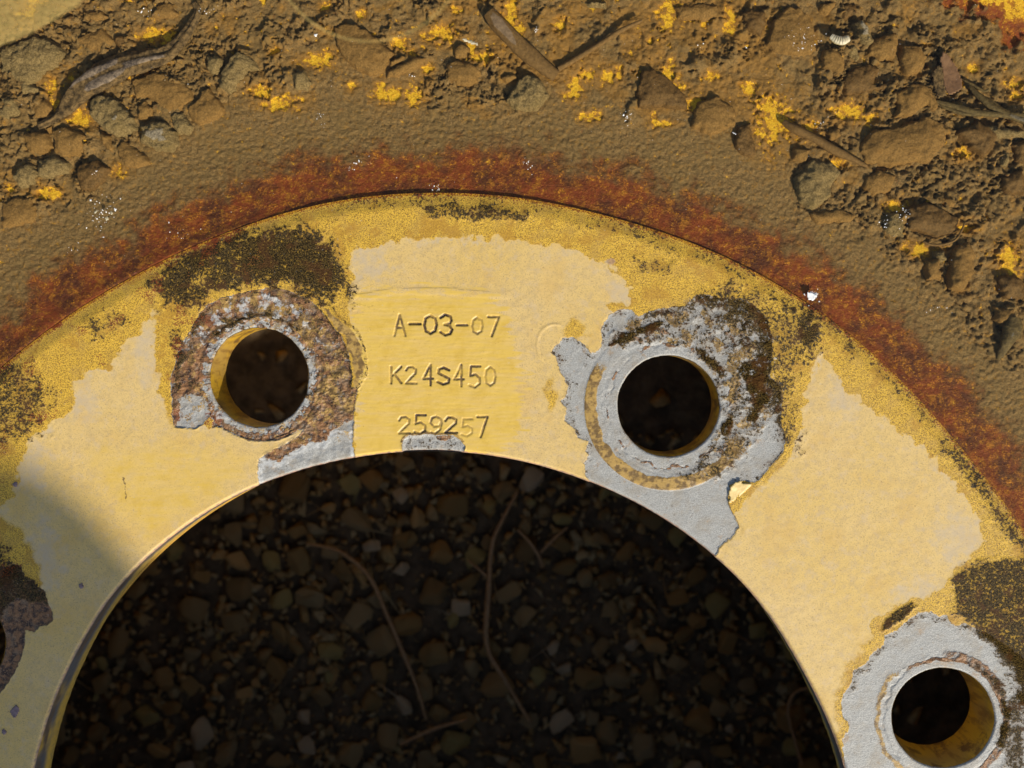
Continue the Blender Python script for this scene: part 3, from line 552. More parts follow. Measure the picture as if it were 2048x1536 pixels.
def dish_fields(x, y):
    px, py = to_px(x, y, -3.); px = px.astype(np.float32); py = py.astype(np.float32)
    r = np.hypot(x, y); t = np.arctan2(y, x); ro = ro_of(t); d = r-ro
    e1 = fbm(px, py, 30, 5, 101); e2 = fbm(px, py, 10, 4, 109); e0 = fbm(px, py, 110, 3, 117)
    red = ss(19., 3., d+e1*4.5+e0*4)
    cor = ss(264, 268, r+e1*3+e2*2)*ss(75, 60, np.degrees(t))          # foot of the rim wall
    red = np.maximum(red, ss(256, 262, r+e1*5+e2*2)*ss(80, 60, np.degrees(t)))
    yel = np.zeros(x.shape, np.float32)-.2; warm = np.zeros(x.shape, np.float32)
    for cx, cy, ax, ay in YEL:
        m = (np.abs(px-cx) < ax*4+20) & (np.abs(py-cy) < ay*4+20)
        if m.any():
            q = np.hypot((px[m]-cx)/(ax+1), (py[m]-cy)/(ay+1))
            yel[m] = np.maximum(yel[m], ss(1.9, .2, q+e2[m]*.8+e1[m]*.6))
            warm[m] = np.maximum(warm[m], ss(3.6, .8, q+e1[m]*.8)*.7)
    yel = np.maximum(yel, .95*ss(260.5, 265, r+e1*4+e2*2)*ss(75, 60, np.degrees(t)))
    warm = np.maximum(warm, .75*ss(.05, .5, fbm(px, py, 75, 3, 131)*.7+.42*ss(500, 200, np.abs(px-1250))*ss(300, 150, py)-.2*ss(40, 20, d)))
    yel = np.maximum(yel, .72*ss(24, 36, d+e0*8)*ss(.46, .66, fbm(px, py, 13, 4, 133)+.35*fbm(px, py, 90, 2, 134)))
    silt = (1-ss(.45, .6, red))*(1-ss(.4, .55, yel))
    floor = np.interp(r, [175,176,178,184,196,208,225,240,252,260,266,272,277], [-.9,-1.2,-1.9,-3.0,-4.1,-4.5,-4.6,-4.5,-4.2,-3.4,-1.8,1.0,4.2])
    h = .10*e1+.05*e2
    # crumb texture of the silt, coarser away from the hub
    far = ss(24, 44, d+e0*10)
    w1, w2, c1 = worley(px+e2*6, py+e1*6, 6.5, 12); v1, v2, c2 = worley(px+e1*14, py+e2*14, 26, 14); u1, u2, c3 = worley(px+e1*20, py-e2*20, 48, 16)
    grain = .24*(.75-w1)*(.5+c1)
    lump = ss(.06, .28, v2-v1)*(c2 > .5)*(.35+.9*c2)
    lum2 = ss(.05, .22, u2-u1)*(c3 > .72)*(.9+.8*c3)
    h += ss(.8, .1, red)*(1-ss(.4, .55, yel))*(.16+grain*.9+.14*e2)+red*.05*e2
    h += silt*far*(.55*lump+.75*lum2)*(1-warm*.8)
    h += .4*far*silt*fbm(px, py, 45, 3, 140)
    b1_, b2_, bc = worley(px+e2*9+e1*10, py+e1*9-e2*9, 15, 21); z0 = ss(-.15, .3, fbm(px, py, 120, 2, 190))
    h += far*silt*(1-warm*.5)*z0*(.75*(bc-.4)*ss(.02, .14, b2_-b1_)+.25*e2)
    rug = np.maximum.reduce([ss(20, -40, np.abs(px-a_)-w_)*ss(20, -30, np.abs(py-b_)-v_) for a_, b_, w_, v_ in ((110,170,170,150),(60,330,130,90),(420,130,150,70),(1770,130,140,110),(1900,380,150,230),(1700,400,130,90),(1980,620,90,130),(950,170,120,70),(1480,60,120,60))])*silt*ss(14, 26, d)*ss(-.45, 0, fbm(px, py, 60, 3, 221))
    r1_, r2_, rc_ = worley(px+e2*12+e1*14, py+e1*12-e2*12, 30, 23)
    h += rug*(1.5*(rc_-.35)*ss(.01, .16, r2_-r1_)-.5*ss(.14, .0, r2_-r1_)+.9*(bc-.45)*ss(.02, .2, b2_-b1_)+.35*e2)
    g1_, g2_, gc = worley(px+e2*5, py+e1*5, 9.5, 22); h += silt*.36*(.62-g1_)*(.35+gc)
    dark = np.clip(silt*far*ss(.16, .03, b2_-b1_)*z0*.35+silt*ss(.25, .55, fbm(px, py, 18, 4, 195))*.25+rug*ss(.12, .0, r2_-r1_)*.7, 0, 1)  # crevice shade put into the colour along cracks, plus random dark patches
    return floor+h, dict(red=red, yellow=yel, warm=warm*(1-red*.9), dark=dark), silt
tD = spaced(math.radians(24), math.radians(142), .0016)
tD = np.r_[tD, np.linspace(math.radians(142), math.radians(384), 180)[1:-1]]
uD = np.r_[spaced(0, .25, .3/101), spaced(.25, 1, .36/101)[1:]]
T2, U2 = np.meshgrid(tD, uD); tw = np.where(T2 > np.pi, T2-2*np.pi, T2); RO = ro_of(tw)+.02
R2 = RO+(277-RO)*U2; X = (R2*np.cos(T2)).ravel(); Y = (R2*np.sin(T2)).ravel()
h, A, silt = dish_fields(X, Y)
first = np.repeat((uD == 0)[:,None], len(tD), 1).ravel(); h[first] = -1.3
FQ = gridfaces(len(uD), len(tD), True)
isilt = silt[FQ].mean(1) > .5
V = np.c_[X, Y, h]
FLOOR_V = (X, Y, h)
v, f, a = compact(V, FQ[~isilt], A)
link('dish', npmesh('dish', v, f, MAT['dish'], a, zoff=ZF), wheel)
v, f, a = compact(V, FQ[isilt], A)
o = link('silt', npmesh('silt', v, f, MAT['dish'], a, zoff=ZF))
tag(o, 'brown grainy silt settled under the water in the dish of the wheel', 'silt', kind='stuff')
# ================================================================== WATER standing in the dish
ZW = -.85
tA = np.linspace(math.radians(20), math.radians(145), 700); tA = np.r_[tA, np.linspace(math.radians(145), math.radians(380), 120)[1:-1]]
rA = np.linspace(0, 1, 160); T2, U2 = np.meshgrid(tA, rA); tw = np.where(T2 > np.pi, T2-2*np.pi, T2); RO = ro_of(tw)-1.6
R2 = RO+(271.5-RO)*U2; x = (R2*np.cos(T2)).ravel(); y = (R2*np.sin(T2)).ravel(); px, py = to_px(x, y, ZW)
reflection = ss(-3, 3, sdpoly(px.astype(np.float32), py.astype(np.float32), [(-80,-200),(175,-20),(158,10),(100,45),(60,68),(0,92),(-80,130)]))*.75  # sky reflected in the corner, painted as a pale patch on the water
reflection = np.maximum(reflection, .4*ss(5, 1.5, np.abs(np.hypot((px-738)/1.0, (py+150)/1.12)-208))*(py > -20))  # reflected arc, painted as a faint pale line
o = link('water', npmesh('water', np.c_[x, y, np.full(len(x), ZW)], gridfaces(160, len(tA), True), MAT['water'], dict(reflection=reflection), zoff=ZF))
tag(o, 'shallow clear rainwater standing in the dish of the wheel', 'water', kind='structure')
# ================================================================== CLODS
def clod(poly, h_mm, mat, label, name='mud_clod', cat='clod', group='clods of mud in the dish', rough=1., seed=0):
    P = to_mm(poly, -3.); c = P.mean(0)
    lo = P.min(0)-1.; hi = P.max(0)+1.; st = .3
    gx = np.arange(lo[0], hi[0], st); gy = np.arange(lo[1], hi[1], st)
    Xg, Yg = np.meshgrid(gx, gy); x = Xg.ravel(); y = Yg.ravel()
    e = fbm(x, y, 3.2, 4, 200+seed); e2 = fbm(x, y, 1.1, 3, 230+seed)
    s = sdpoly(x.astype(np.float32), y.astype(np.float32), P)+e*.55+e2*.22
    r = np.hypot(x, y); fl = np.interp(r, [175,178,184,196,208,225,240,252,260,266,272,277], [-.9,-1.9,-3.0,-4.1,-4.5,-4.6,-4.5,-4.2,-3.4,-1.8,1.0,4.2])
    w1, w2, cc = worley(x+e*.5, y+e2*.5, 1.5, 30+seed)
    size = min(hi-lo)-2
    prof = ss(-.25, .75, s)*.72+.28*ss(0, max(2., size*.35), s)
    z = fl-.5+h_mm*1.2*prof+prof*(.30*e*rough+.14*e2*rough+(.22*(.6-w1)*(rough > 1)))
    FQ = gridfaces(len(gy), len(gx)); keep = (s[FQ] > -.45).all(1)
    FQ = FQ[keep]
    if len(FQ) == 0: return
    V = np.c_[x-c[0], y-c[1], z-fl.mean()]
    V, FQ, _ = compact(V, FQ)
    o = link(name, npmesh(name, V, FQ[:, ::-1], MAT[mat]), None, (c[0]*MM, c[1]*MM, ZF+fl.mean()*MM))
    return tag(o, label, cat, group)
ZL = Z(0,0,2.926); ZC = Z(600,0,2.926); ZR = Z(1250,0,2.56); ZS = Z(1640,380,3.84)
CL = [
 (ZL,[(760,470),(900,410),(1030,440),(1130,530),(1130,580),(1060,650),(980,665),(900,600),(850,570),(790,590)],2.6,'tan','broad smooth tan clod just right of the bark strip'),
 (ZL,[(1170,520),(1220,510),(1290,590),(1320,640),(1260,700),(1170,740),(1090,690),(1085,630),(1150,590)],2.7,'tan','heart-shaped tan clod right of the broad tan clod'),
 (ZL,[(520,590),(570,550),(640,560),(700,600),(790,690),(800,760),(760,790),(680,800),(600,760),(520,680)],3.4,'grey','large pale grey crumbly lump under the middle of the bark strip'),
 (ZL,[(800,610),(850,580),(900,620),(900,680),(850,710),(795,700)],2.6,'tan','small round tan clod between the two pale grey lumps'),
 (ZL,[(820,740),(900,705),(980,710),(1040,780),(1045,850),(1000,890),(900,880),(820,830)],3.4,'grey','pale grey crumbly lump just below the small round tan clod'),
 (ZL,[(980,670),(1070,650),(1130,740),(1100,790),(1040,780)],2.6,'grey','grey wedge-shaped crumb touching the heart-shaped clod'),
 (ZL,[(130,780),(200,755),(280,770),(300,850),(270,900),(200,910),(140,860)],2.7,'tan','round tan clod under the lower end of the bark strip, left of its twin'),
 (ZL,[(300,760),(360,730),(420,750),(510,790),(490,860),(450,910),(370,925),(310,890)],2.8,'tan','round tan clod under a yellow chip, right one of the touching pair'),
 (ZL,[(575,760),(640,790),(665,860),(650,890),(590,850)],2.4,'tan','narrow tan crumb below the large pale grey lump'),
 (ZL,[(670,850),(720,815),(780,850),(860,900),(880,960),(800,990),(720,970),(680,900)],2.2,'tan','flat curved tan clod at the lower edge of the left clods'),
 (ZL,[(460,950),(560,930),(640,980),(620,1060),(540,1120),(470,1110),(430,1020)],2.8,'wet','dark wet clod with glints above the white flakes'),
 (ZL,[(0,1180),(80,1145),(180,1150),(215,1220),(190,1300),(90,1330),(0,1340)],2.,'tan','low flat clod cut by the left edge of the photo'),
 (ZL,[(1200,330),(1260,310),(1310,350),(1300,420),(1240,440),(1200,400)],3.2,'grey','small grey crumb beside the larger grey crumbly heap'),
 (ZL,[(1330,340),(1400,290),(1500,350),(1510,400),(1430,430),(1400,500),(1340,550),(1280,520),(1290,430)],3.2,'grey','ragged grey crumbly heap above the heart-shaped clod'),
 (ZL,[(0,280),(200,200),(300,230),(370,300),(330,380),(250,450),(170,520),(60,460),(0,420)],3.0,'grey','wide grey crumbly mass by the left edge above the bark strip'),
 (ZL,[(0,560),(90,570),(120,640),(60,700),(0,680)],2.8,'grey','grey crumb at the left edge under the wide crumbly mass'),
 (ZL,[(1700,420),(1780,400),(1830,480),(1800,540),(1720,520)],2.4,'grey','grey crumb below and left of the broad domed clod at top centre'),
 (ZL,[(220,930),(330,900),(400,950),(390,1010),(300,1050),(210,1040)],2.8,'grey','grey crumbly lump below the touching pair of round clods'),
 (ZL,[(110,960),(180,940),(220,1000),(200,1080),(120,1100),(60,1040)],2.6,'grey','grey crumb left of the lump below the round pair'),
 (ZL,[(100,450),(170,440),(230,520),(200,560),(130,560)],2.5,'grey','grey crumb close under the wide crumbly mass'),
 (ZL,[(170,590),(260,560),(300,630),(260,690),(190,690)],2.2,'tan','tan crumb hard against the lower end of the bark strip'),
 (ZL,[(500,180),(600,150),(660,230),(620,300),(520,300),(440,230)],2.2,'tan','tan clod above the bark strip, nearest the top left painted sky film'),
 (ZL,[(650,200),(720,190),(780,280),(740,310),(660,250)],2.0,'wet','dark wet crumb above the middle of the bark strip'),
 (ZL,[(480,60),(600,50),(640,100),(560,130),(480,120)],2.0,'tan','low clod at the top edge beside the painted sky film'),
 (ZL,[(900,20),(1000,10),(1060,80),(980,120),(880,90)],2.0,'tan','low clod at the top edge left of the bark strip tip'),
 (ZC,[(200,160),(260,130),(330,140),(420,190),(500,260),(560,310),(510,380),(490,430),(400,440),(330,410),(240,330),(200,240)],2.9,'tan','broad domed tan clod with a dark rim at top centre'),
 (ZC,[(520,350),(600,320),(640,330),(580,375),(520,400)],2.4,'tan','thin crumb at the right tip of the broad domed clod'),
 (ZC,[(500,410),(560,380),(680,320),(760,330),(680,410),(560,460),(500,450)],2.4,'tan','long low clod right of the broad domed clod'),
 (ZC,[(850,370),(930,345),(1010,350),(1060,410),(1040,480),(960,510),(850,470)],2.5,'tan','square-shouldered tan clod left of the muddy stick'),
 (ZC,[(1230,540),(1300,430),(1400,440),(1460,560),(1400,640),(1260,650),(1210,590)],3.0,'grey','grey crumbly heap under the lower end of the muddy stick'),
 (ZC,[(1160,450),(1260,420),(1280,460),(1200,490)],2.3,'tan','sliver of mud left of the muddy stick end'),
 (ZC,[(1640,0),(1800,0),(1790,40),(1700,30)],2.6,'grey','grey crumb cut by the top edge right of the muddy stick'),
 (ZC,[(890,290),(940,240),(990,270),(980,340),(900,340)],2.3,'tan','small clod under the pale husk fragment'),
 (ZR,[(60,430),(90,360),(140,340),(220,390),(290,450),(330,520),(320,560),(230,550),(60,560)],2.8,'wet','brown arrow-shaped clod ringed by yellow chips'),
 (ZR,[(590,60),(650,40),(720,60),(740,120),(700,190),(620,150)],2.6,'wet','dark knobbly clod at top right of centre'),
 (ZR,[(760,100),(830,30),(900,30),(960,100),(970,150),(990,260),(900,290),(760,270),(720,230)],2.6,'tan','tall tan clod with a glassy glint left of the ridged husk'),
 (ZR,[(1010,250),(1080,230),(1130,300),(1130,380),(1080,400),(1000,350)],2.7,'tan','tan clod directly below the ridged husk'),
 (ZR,[(1130,230),(1180,220),(1220,290),(1190,310),(1140,290)],2.7,'grey','small grey clod under the pitted crumb'),
 (ZR,[(1160,120),(1200,90),(1260,150),(1270,220),(1240,250),(1180,200)],3.6,'grey','tall pitted crumb right of the ridged husk'),
 (ZR,[(1250,200),(1390,160),(1410,220),(1380,300),(1300,320),(1240,280)],2.7,'tan','tan clod right of the pitted crumb'),
 (ZR,[(1410,220),(1500,230),(1560,290),(1520,370),(1440,400),(1400,330)],2.8,'tan','rounded clod just left of the brown leaf'),
 (ZR,[(1140,360),(1250,310),(1310,350),(1290,430),(1400,380),(1420,460),(1350,460),(1250,470),(1140,490),(1100,440)],2.4,'wet','wrinkled clod with a small dark hole'),
 (ZR,[(1390,560),(1380,480),(1450,430),(1520,420),(1570,450),(1610,540),(1590,590),(1540,550),(1450,610),(1380,600)],3.2,'tan','tan clod overhanging the largest clod'),
 (ZR,[(1200,730),(1280,660),(1420,640),(1540,590),(1640,630),(1650,740),(1560,830),(1400,850),(1220,840),(1190,780)],3.1,'tan','largest broad tan clod at the upper right'),
 (ZR,[(870,900),(960,810),(1060,820),(1110,880),(1060,960),(1060,1010),(960,1080),(880,1030)],2.8,'grey','grey cracked clod below the slanting twig'),
 (ZR,[(1220,900),(1300,860),(1400,900),(1370,980),(1280,1000),(1220,970)],2.3,'tan','low tan clod directly below the largest clod'),
 (ZR,[(1440,1060),(1550,1030),(1650,1080),(1720,1120),(1700,1190),(1600,1230),(1520,1200),(1440,1180)],3.0,'wet','oval brown clod with a curved lip near the right edge'),
 (ZR,[(1340,1100),(1400,1080),(1440,1150),(1430,1220),(1360,1210),(1320,1170)],2.5,'grey','grey crumb with sparkles left of the oval clod'),
 (ZR,[(1600,1010),(1680,1000),(1700,1050),(1660,1070),(1600,1040)],2.3,'tan','small crumb on the upper side of the oval clod'),
 (ZR,[(1730,650),(1800,610),(1860,640),(1910,700),(1900,780),(1820,800),(1760,750),(1700,680)],3.0,'wet','knobbly brown clod under the grey stems'),
 (ZR,[(1920,760),(1970,780),(1960,860),(1920,850)],2.8,'grey','small upright crumb right of the knobbly clod'),
 (ZR,[(1920,900),(2043,860),(2060,1000),(1970,1000),(1930,960)],2.8,'wet','brown clod at the right edge below the upright crumb'),
 (ZR,[(1650,1400),(1680,1260),(1760,1230),(1800,1300),(1790,1400),(1740,1500),(1660,1480)],3.2,'tan','tall clod with deep shadow beneath the oval clod'),
 (ZR,[(1530,1330),(1620,1310),(1630,1430),(1540,1440)],2.6,'tan','square clod left of the tall shadowed clod'),
 (ZR,[(1900,1420),(1960,1390),(2043,1430),(2060,1536),(1940,1536)],2.8,'wet','dark clod at the right edge beside a bright yellow chip'),
 (ZR,[(570,640),(650,620),(680,780),(640,820),(560,760)],2.2,'wet','dark pitted clod below the largest yellow chip'),
 (ZR,[(850,740),(960,760),(930,830),(860,820)],2.4,'tan','small clod under the slanting twig'),
 (ZR,[(1010,660),(1100,650),(1120,700),(1050,730)],2.4,'tan','small ring-shaped clod above the slanting twig'),
 (ZR,[(370,520),(470,480),(560,540),(570,640),(440,700),(330,650)],2.6,'tan','smooth sloping clod right of the arrow-shaped clod'),
 (ZR,[(1980,740),(2060,700),(2060,850),(1990,830)],2.6,'wet','clod cut by the right edge below the stems'),
 (ZR,[(250,30),(350,10),(480,10),(500,80),(400,110),(270,90)],1.8,'tan','wide low clod at the top edge between yellow streaks'),
 (ZR,[(1000,10),(1100,0),(1080,40),(1030,80),(990,50)],2.6,'tan','clod at the top edge above the ridged husk'),
 (ZR,[(1110,20),(1200,10),(1190,90),(1110,110)],2.4,'wet','dark clod at the top edge above the pitted crumb'),
 (ZS,[(1340,880),(1500,900),(1510,1000),(1420,1070),(1340,1000)],2.6,'tan','clod above the dark root near the right edge'),
 (ZS,[(860,460),(960,450),(990,540),(900,560)],2.4,'grey','crumb sitting in the shadow under the oval clod'),
 (ZR,[(940,1090),(1100,1060),(1210,1100),(1150,1140),(980,1150)],2.0,'tan','low ledge of mud below the grey cracked clod'),
 (ZR,[(1800,620),(1900,640),(2060,660),(2060,710),(1900,720)],2.2,'grey','greenish grey ledge of mud under the grey stems'),
]
for i, (zf, P, hh, mt, lab) in enumerate(CL):
    nm = {'grey': 'mud_crumb', 'tan': 'mud_clod', 'wet': 'mud_clod'}[mt]
    clod(zf(P), hh, mt, lab, nm, rough={'grey': 1.9, 'tan': .8, 'wet': 1.1}[mt], seed=i % 17)
# ================================================================== tubes: sticks, stems, bark
def tube(name, pts, radii, mat, label=None, cat=None, group=None, n=10, flat=1., zs=-2., wob=.12, seed=0, kind=None, parent=None, ridges=0, px=True):
    P2 = to_mm(pts, np.mean(zs)) if px else np.asarray(pts, float)
    zs = np.interp(np.linspace(0, 1, len(pts)), np.linspace(0, 1, len(np.atleast_1d(zs))), np.atleast_1d(zs)).astype(float)
    P = np.c_[P2, zs]; k = len(P); m = (k-1)*14+1
    tt = np.linspace(0, k-1, m); out = []
    for t in tt:                                            # Catmull-Rom
        i = min(int(t), k-2); u = t-i; p0 = P[max(i-1,0)]; p1 = P[i]; p2 = P[i+1]; p3 = P[min(i+2,k-1)]
        out.append(.5*((2*p1)+(-p0+p2)*u+(2*p0-5*p1+4*p2-p3)*u*u+(-p0+3*p1-3*p2+p3)*u**3))
    C = np.array(out); rad = np.interp(tt, np.linspace(0, k-1, len(radii)), radii)
    T = np.gradient(C, axis=0); T /= np.linalg.norm(T, axis=1)[:,None]+1e-9
    side = np.c_[-T[:,1], T[:,0], np.zeros(m)]; side /= np.linalg.norm(side, axis=1)[:,None]+1e-9; up = np.cross(T, side)*-1; up = np.where(up[:,2:3] < 0, -up, up)
    a = np.linspace(0, 2*np.pi, n, endpoint=False)
    AA, II = np.meshgrid(a, np.arange(m)); w = 1+wob*fbm(np.cos(AA)*1.6+seed*5+II*.03, np.sin(AA)*1.6+II*.05, 1.3, 3, seed)+(.22*np.sin(AA*ridges+II*.05) if ridges else 0)
    V = C[:,None,:]+side[:,None,:]*(np.cos(a)[None,:,None]*rad[:,None,None]*w[...,None])+up[:,None,:]*(np.sin(a)[None,:,None]*rad[:,None,None]*flat*w[...,None])
    V = V.reshape(-1, 3); Fc = gridfaces(m, n, True)[:, ::-1]
    V = np.r_[V, C[:1], C[-1:]]; nn = m*n                    # caps
    cap = [[nn, (j+1) % n, j, j] for j in range(n)]+[[nn+1, (m-1)*n+j, (m-1)*n+(j+1) % n, (m-1)*n+(j+1) % n] for j in range(n)]
    me = bpy.data.meshes.new(name); c0 = C.mean(0); Vs = (V-c0)*MM
    me.from_pydata(Vs.tolist(), [], Fc.tolist()+[c[:3] for c in cap]); me.polygons.foreach_set('use_smooth', [True]*len(me.polygons)); me.materials.append(MAT[mat])
    o = link(name, me, parent, Vector((c0[0]*MM, c0[1]*MM, ZF+c0[2]*MM)))
    return tag(o, label, cat, group, kind)
tube('bark_strip', ZL([(215,735),(300,700),(360,660),(440,560),(560,470),(700,400),(850,350),(990,310),(1060,240),(1130,130),(1155,60),(1130,10)]), [.7,.9,1.5,2.4,2.9,2.7,2.2,1.8,1.2,1.0,.8,.5], 'bark', 'dark fibrous curled strip of bark lying across the silt at upper left', 'bark', n=28, flat=.5, zs=[-3.4,-2.6,-2.0,-2.0,-2.6,-3.2], wob=.55, seed=3, ridges=5)
tube('stick', ZC([(1105,75),(1160,140),(1250,240),(1350,330),(1430,390),(1500,440)]), [1.5,2.1,2.1,2.0,1.8,1.5], 'mudstick', 'short thick mud-coated stick slanting down at top centre', 'stick', n=20, flat=.8, zs=[-2.2,-2.4,-3.2], wob=.2, seed=5)
tube('twig', ZC([(1510,400),(1600,350),(1750,260),(1880,180),(2000,125)]), [.8,.75,.65,.6,.35], 'mudstick', 'thin straight twig rising to the right from the end of the muddy stick', 'twig', n=8, zs=[-3.4,-2.2], wob=.2, seed=6)
tube('twig', ZR([(815,620),(870,660),(960,705),(1060,765),(1150,810),(1240,850)]), [.7,1.15,1.0,1.1,.8,.4], 'mudstick', 'slanting brown twig running up to the largest yellow chip', 'twig', n=10, zs=[-3.4,-2.2,-2.2,-2.8], wob=.25, seed=7)
tube('twig', ZS([(800,395),(860,420),(960,415),(1050,370),(1110,250)]), [.25,.35,.35,.3,.2], 'mudstick', 'thin curved stalk along the lower lip of the oval clod', 'twig', n=7, zs=[-1.9,-1.2], wob=.2, seed=8)
ZQ = Z(1640,0,3.84)
st = bpy.data.objects.new('plant_stem', None); COL.objects.link(st); tag(st, 'bundle of thin grey dead stems lying in the silt at the right edge', 'stem')
q = to_mm([(1980,215)], -2)[0]; st.location = (q[0]*MM, q[1]*MM, ZF-2*MM)
for k, (P, r) in enumerate([([(900,770),(1060,820),(1200,865),(1400,885),(1640,900)], 1.3), ([(1160,650),(1230,740),(1330,830),(1450,890),(1640,960)], 1.4), ([(1250,720),(1330,790),(1420,860),(1640,930)], .9), ([(930,800),(1100,870),(1300,885),(1500,900)], .8), ([(1080,590),(1160,640),(1250,700),(1290,690)], .5)]):
    s_ = tube('stalk', ZQ(P), [r*.35, r*.62, r*.62, r*.62], 'stem', n=10, flat=.7, zs=[-2.8,-1.6,-1.3], wob=.25, seed=20+k)
    s_.parent = st; s_.location = s_.location-st.location
tube('root', ZS([(1480,980),(1470,1060),(1430,1160),(1400,1240),(1380,1300)]), [1.8,2.3,1.6,1.2,.5], 'stem', 'short dark root stub below the clods at the right edge', 'root', n=12, flat=.7, zs=[-2.6,-2.2,-3.6], wob=.3, seed=28)
# leaf
def plate(name, poly, z, mat, thick=.25, curl=1., parent=None, label=None, cat=None, group=None, seed=0, tilt=(0,0), st=.35):
    P = to_mm(poly, z); c = P.mean(0); lo = P.min(0)-.3; hi = P.max(0)+.3
    gx = np.arange(lo[0], hi[0]+st, st); gy = np.arange(lo[1], hi[1]+st, st); Xg, Yg = np.meshgrid(gx, gy); x = Xg.ravel(); y = Yg.ravel()
    s = sdpoly(x.astype(np.float32), y.astype(np.float32), P); FQ = gridfaces(len(gy), len(gx)); FQ = FQ[(s[FQ] > -st*.2).all(1)]
    if len(FQ) < 2: return None
    rr = np.hypot(*(P-c).T).max()
    zz = z+curl*(np.hypot(x-c[0], y-c[1])/rr)**2+.15*fbm(x, y, 2.5, 3, 300+seed)+tilt[0]*(x-c[0])+tilt[1]*(y-c[1])
    V = np.c_[x-c[0], y-c[1], zz-z]; V, FQ, _ = compact(V, FQ)
    n = len(V); B = V.copy(); B[:,2] -= thick
    E = np.concatenate([FQ[:, [i, (i+1) % 4]] for i in range(4)]); ks = {tuple(e) for e in E.tolist()}
    rim = np.array([e for e in ks if (e[1], e[0]) not in ks])
    side = np.c_[rim[:,1], rim[:,0], rim[:,0]+n, rim[:,1]+n]
    Fa = np.concatenate([FQ, FQ[:, ::-1]+n, side])
    me = npmesh(name, np.r_[V, B], Fa[:, ::-1], MAT[mat])
    o = link(name, me, parent, (c[0]*MM, c[1]*MM, ZF+z*MM)); return tag(o, label, cat, group)
plate('leaf', ZQ([(930,395),(985,425),(1050,520),(1085,610),(1080,690),(1030,725),(975,730),(945,640),(935,540),(920,460)]), -1.9, 'leaf', .2, .8, label='brown purple leaf lying beside the stems at the upper right', cat='leaf', seed=1, tilt=(.12,.03))
plate('bark_fragment', ZQ([(900,500),(945,520),(950,620),(970,740),(900,760),(870,660),(860,560)]), -2.0, 'bark', .5, .5, label='torn fibrous bark fragment left of the brown leaf', cat='bark', seed=2)
# ridged husk: a row of rings
hk = tube('ridged_husk', [(1662,72),(1672,79),(1685,82),(1697,77)], [.7,1.05,1.1,.8], 'shell', 'pale ridged insect husk lying between clods at top right', 'husk', n=14, flat=.75, zs=[-1.2,-.9], wob=.03, seed=31)
me = hk.data; co = np.zeros(len(me.vertices)*3, np.float32); me.vertices.foreach_get('co', co); co = co.reshape(-1,3)
idx = np.arange(len(co)-2)//14; co[:-2] *= (1+.16*np.cos(idx*1.35))[:,None]*np.array([0,0,1])+np.array([1,1,0]); me.vertices.foreach_set('co', co.ravel()); me.update()
hk.location.z = ZF-1.0*MM
plate('husk_fragment', ZC([(950,225),(1000,230),(1060,260),(1040,268),(990,255),(950,240)]), -.7, 'shell', .2, .5, label='thin pale seed husk fragment left of the muddy stick', cat='husk', seed=4)
# pale flakes floating / lying
fl = [(ZL,[(665,1212),(685,1222),(678,1240),(665,1232)],'white','white oval seed flake at the top of the flake cluster on the left'),
 (ZL,[(645,1232),(665,1240),(658,1260),(643,1252)],'shell','cream seed flake just under the white oval one'),
 (ZL,[(612,1275),(632,1262),(638,1285),(620,1296)],'shell','cream angular flake in the middle of the left flake cluster'),
 (ZL,[(548,1240),(575,1222),(568,1245),(552,1252)],'shell','slender pale flake on the left side of the flake cluster'),
 (ZL,[(522,1165),(537,1163),(534,1180),(524,1180)],'white','tiny white flake highest in the left cluster'),
 (ZL,[(598,1383),(612,1382),(608,1393),(597,1392)],'white','tiny white flake lowest in the left cluster'),
 (ZR,[(548,668),(575,688),(566,692),(550,680)],'white','small white rod-shaped seed beside the dark pitted clod'),
 (ZR,[(932,1500),(950,1492),(970,1500),(985,1492),(980,1520),(955,1536),(935,1525)],'white','white ragged fleck lying on the rust band at right'),
 (ZR,[(1188,495),(1210,484),(1214,488),(1192,500)],'white','tiny white sliver above the right-hand yellow chip'),
 (ZR,[(613,232),(628,246),(624,250),(612,240)],'white','tiny white sliver among the silt at top right of centre'),
 (ZL,[(1838,195),(1862,200),(1850,218),(1835,210)],'white','tiny white speck on the pale ring on the water'),
 (Z5,[(1795,245),(1830,250),(1860,265),(1835,300),(1800,290)],'white','bright white fleck at the hub edge right of the second bolt hole')]
for i, (zf, P, mt, lab) in enumerate(fl):
    plate('flake', zf(P), -.62 if i != 11 else -.5, mt, .12, .2, label=lab, cat='flake', group='pale flakes on the water', seed=40+i, st=.22)
# bright sparkling specks: sun glints on the water, built as tiny white grains
rs = np.random.RandomState(5)
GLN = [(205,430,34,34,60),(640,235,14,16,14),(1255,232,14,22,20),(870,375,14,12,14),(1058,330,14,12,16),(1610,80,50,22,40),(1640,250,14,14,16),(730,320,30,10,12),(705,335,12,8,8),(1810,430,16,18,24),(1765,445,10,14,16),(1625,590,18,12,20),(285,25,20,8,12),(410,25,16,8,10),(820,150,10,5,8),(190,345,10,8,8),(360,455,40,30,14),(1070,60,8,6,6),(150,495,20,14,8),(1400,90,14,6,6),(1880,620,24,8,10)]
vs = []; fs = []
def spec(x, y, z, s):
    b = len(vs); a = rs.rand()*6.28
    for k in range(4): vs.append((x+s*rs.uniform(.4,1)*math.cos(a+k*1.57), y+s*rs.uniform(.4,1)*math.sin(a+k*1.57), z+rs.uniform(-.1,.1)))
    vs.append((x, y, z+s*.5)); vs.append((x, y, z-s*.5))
    for k in range(4): fs.append((b+k, b+(k+1) % 4, b+4)); fs.append((b+(k+1) % 4, b+k, b+5))
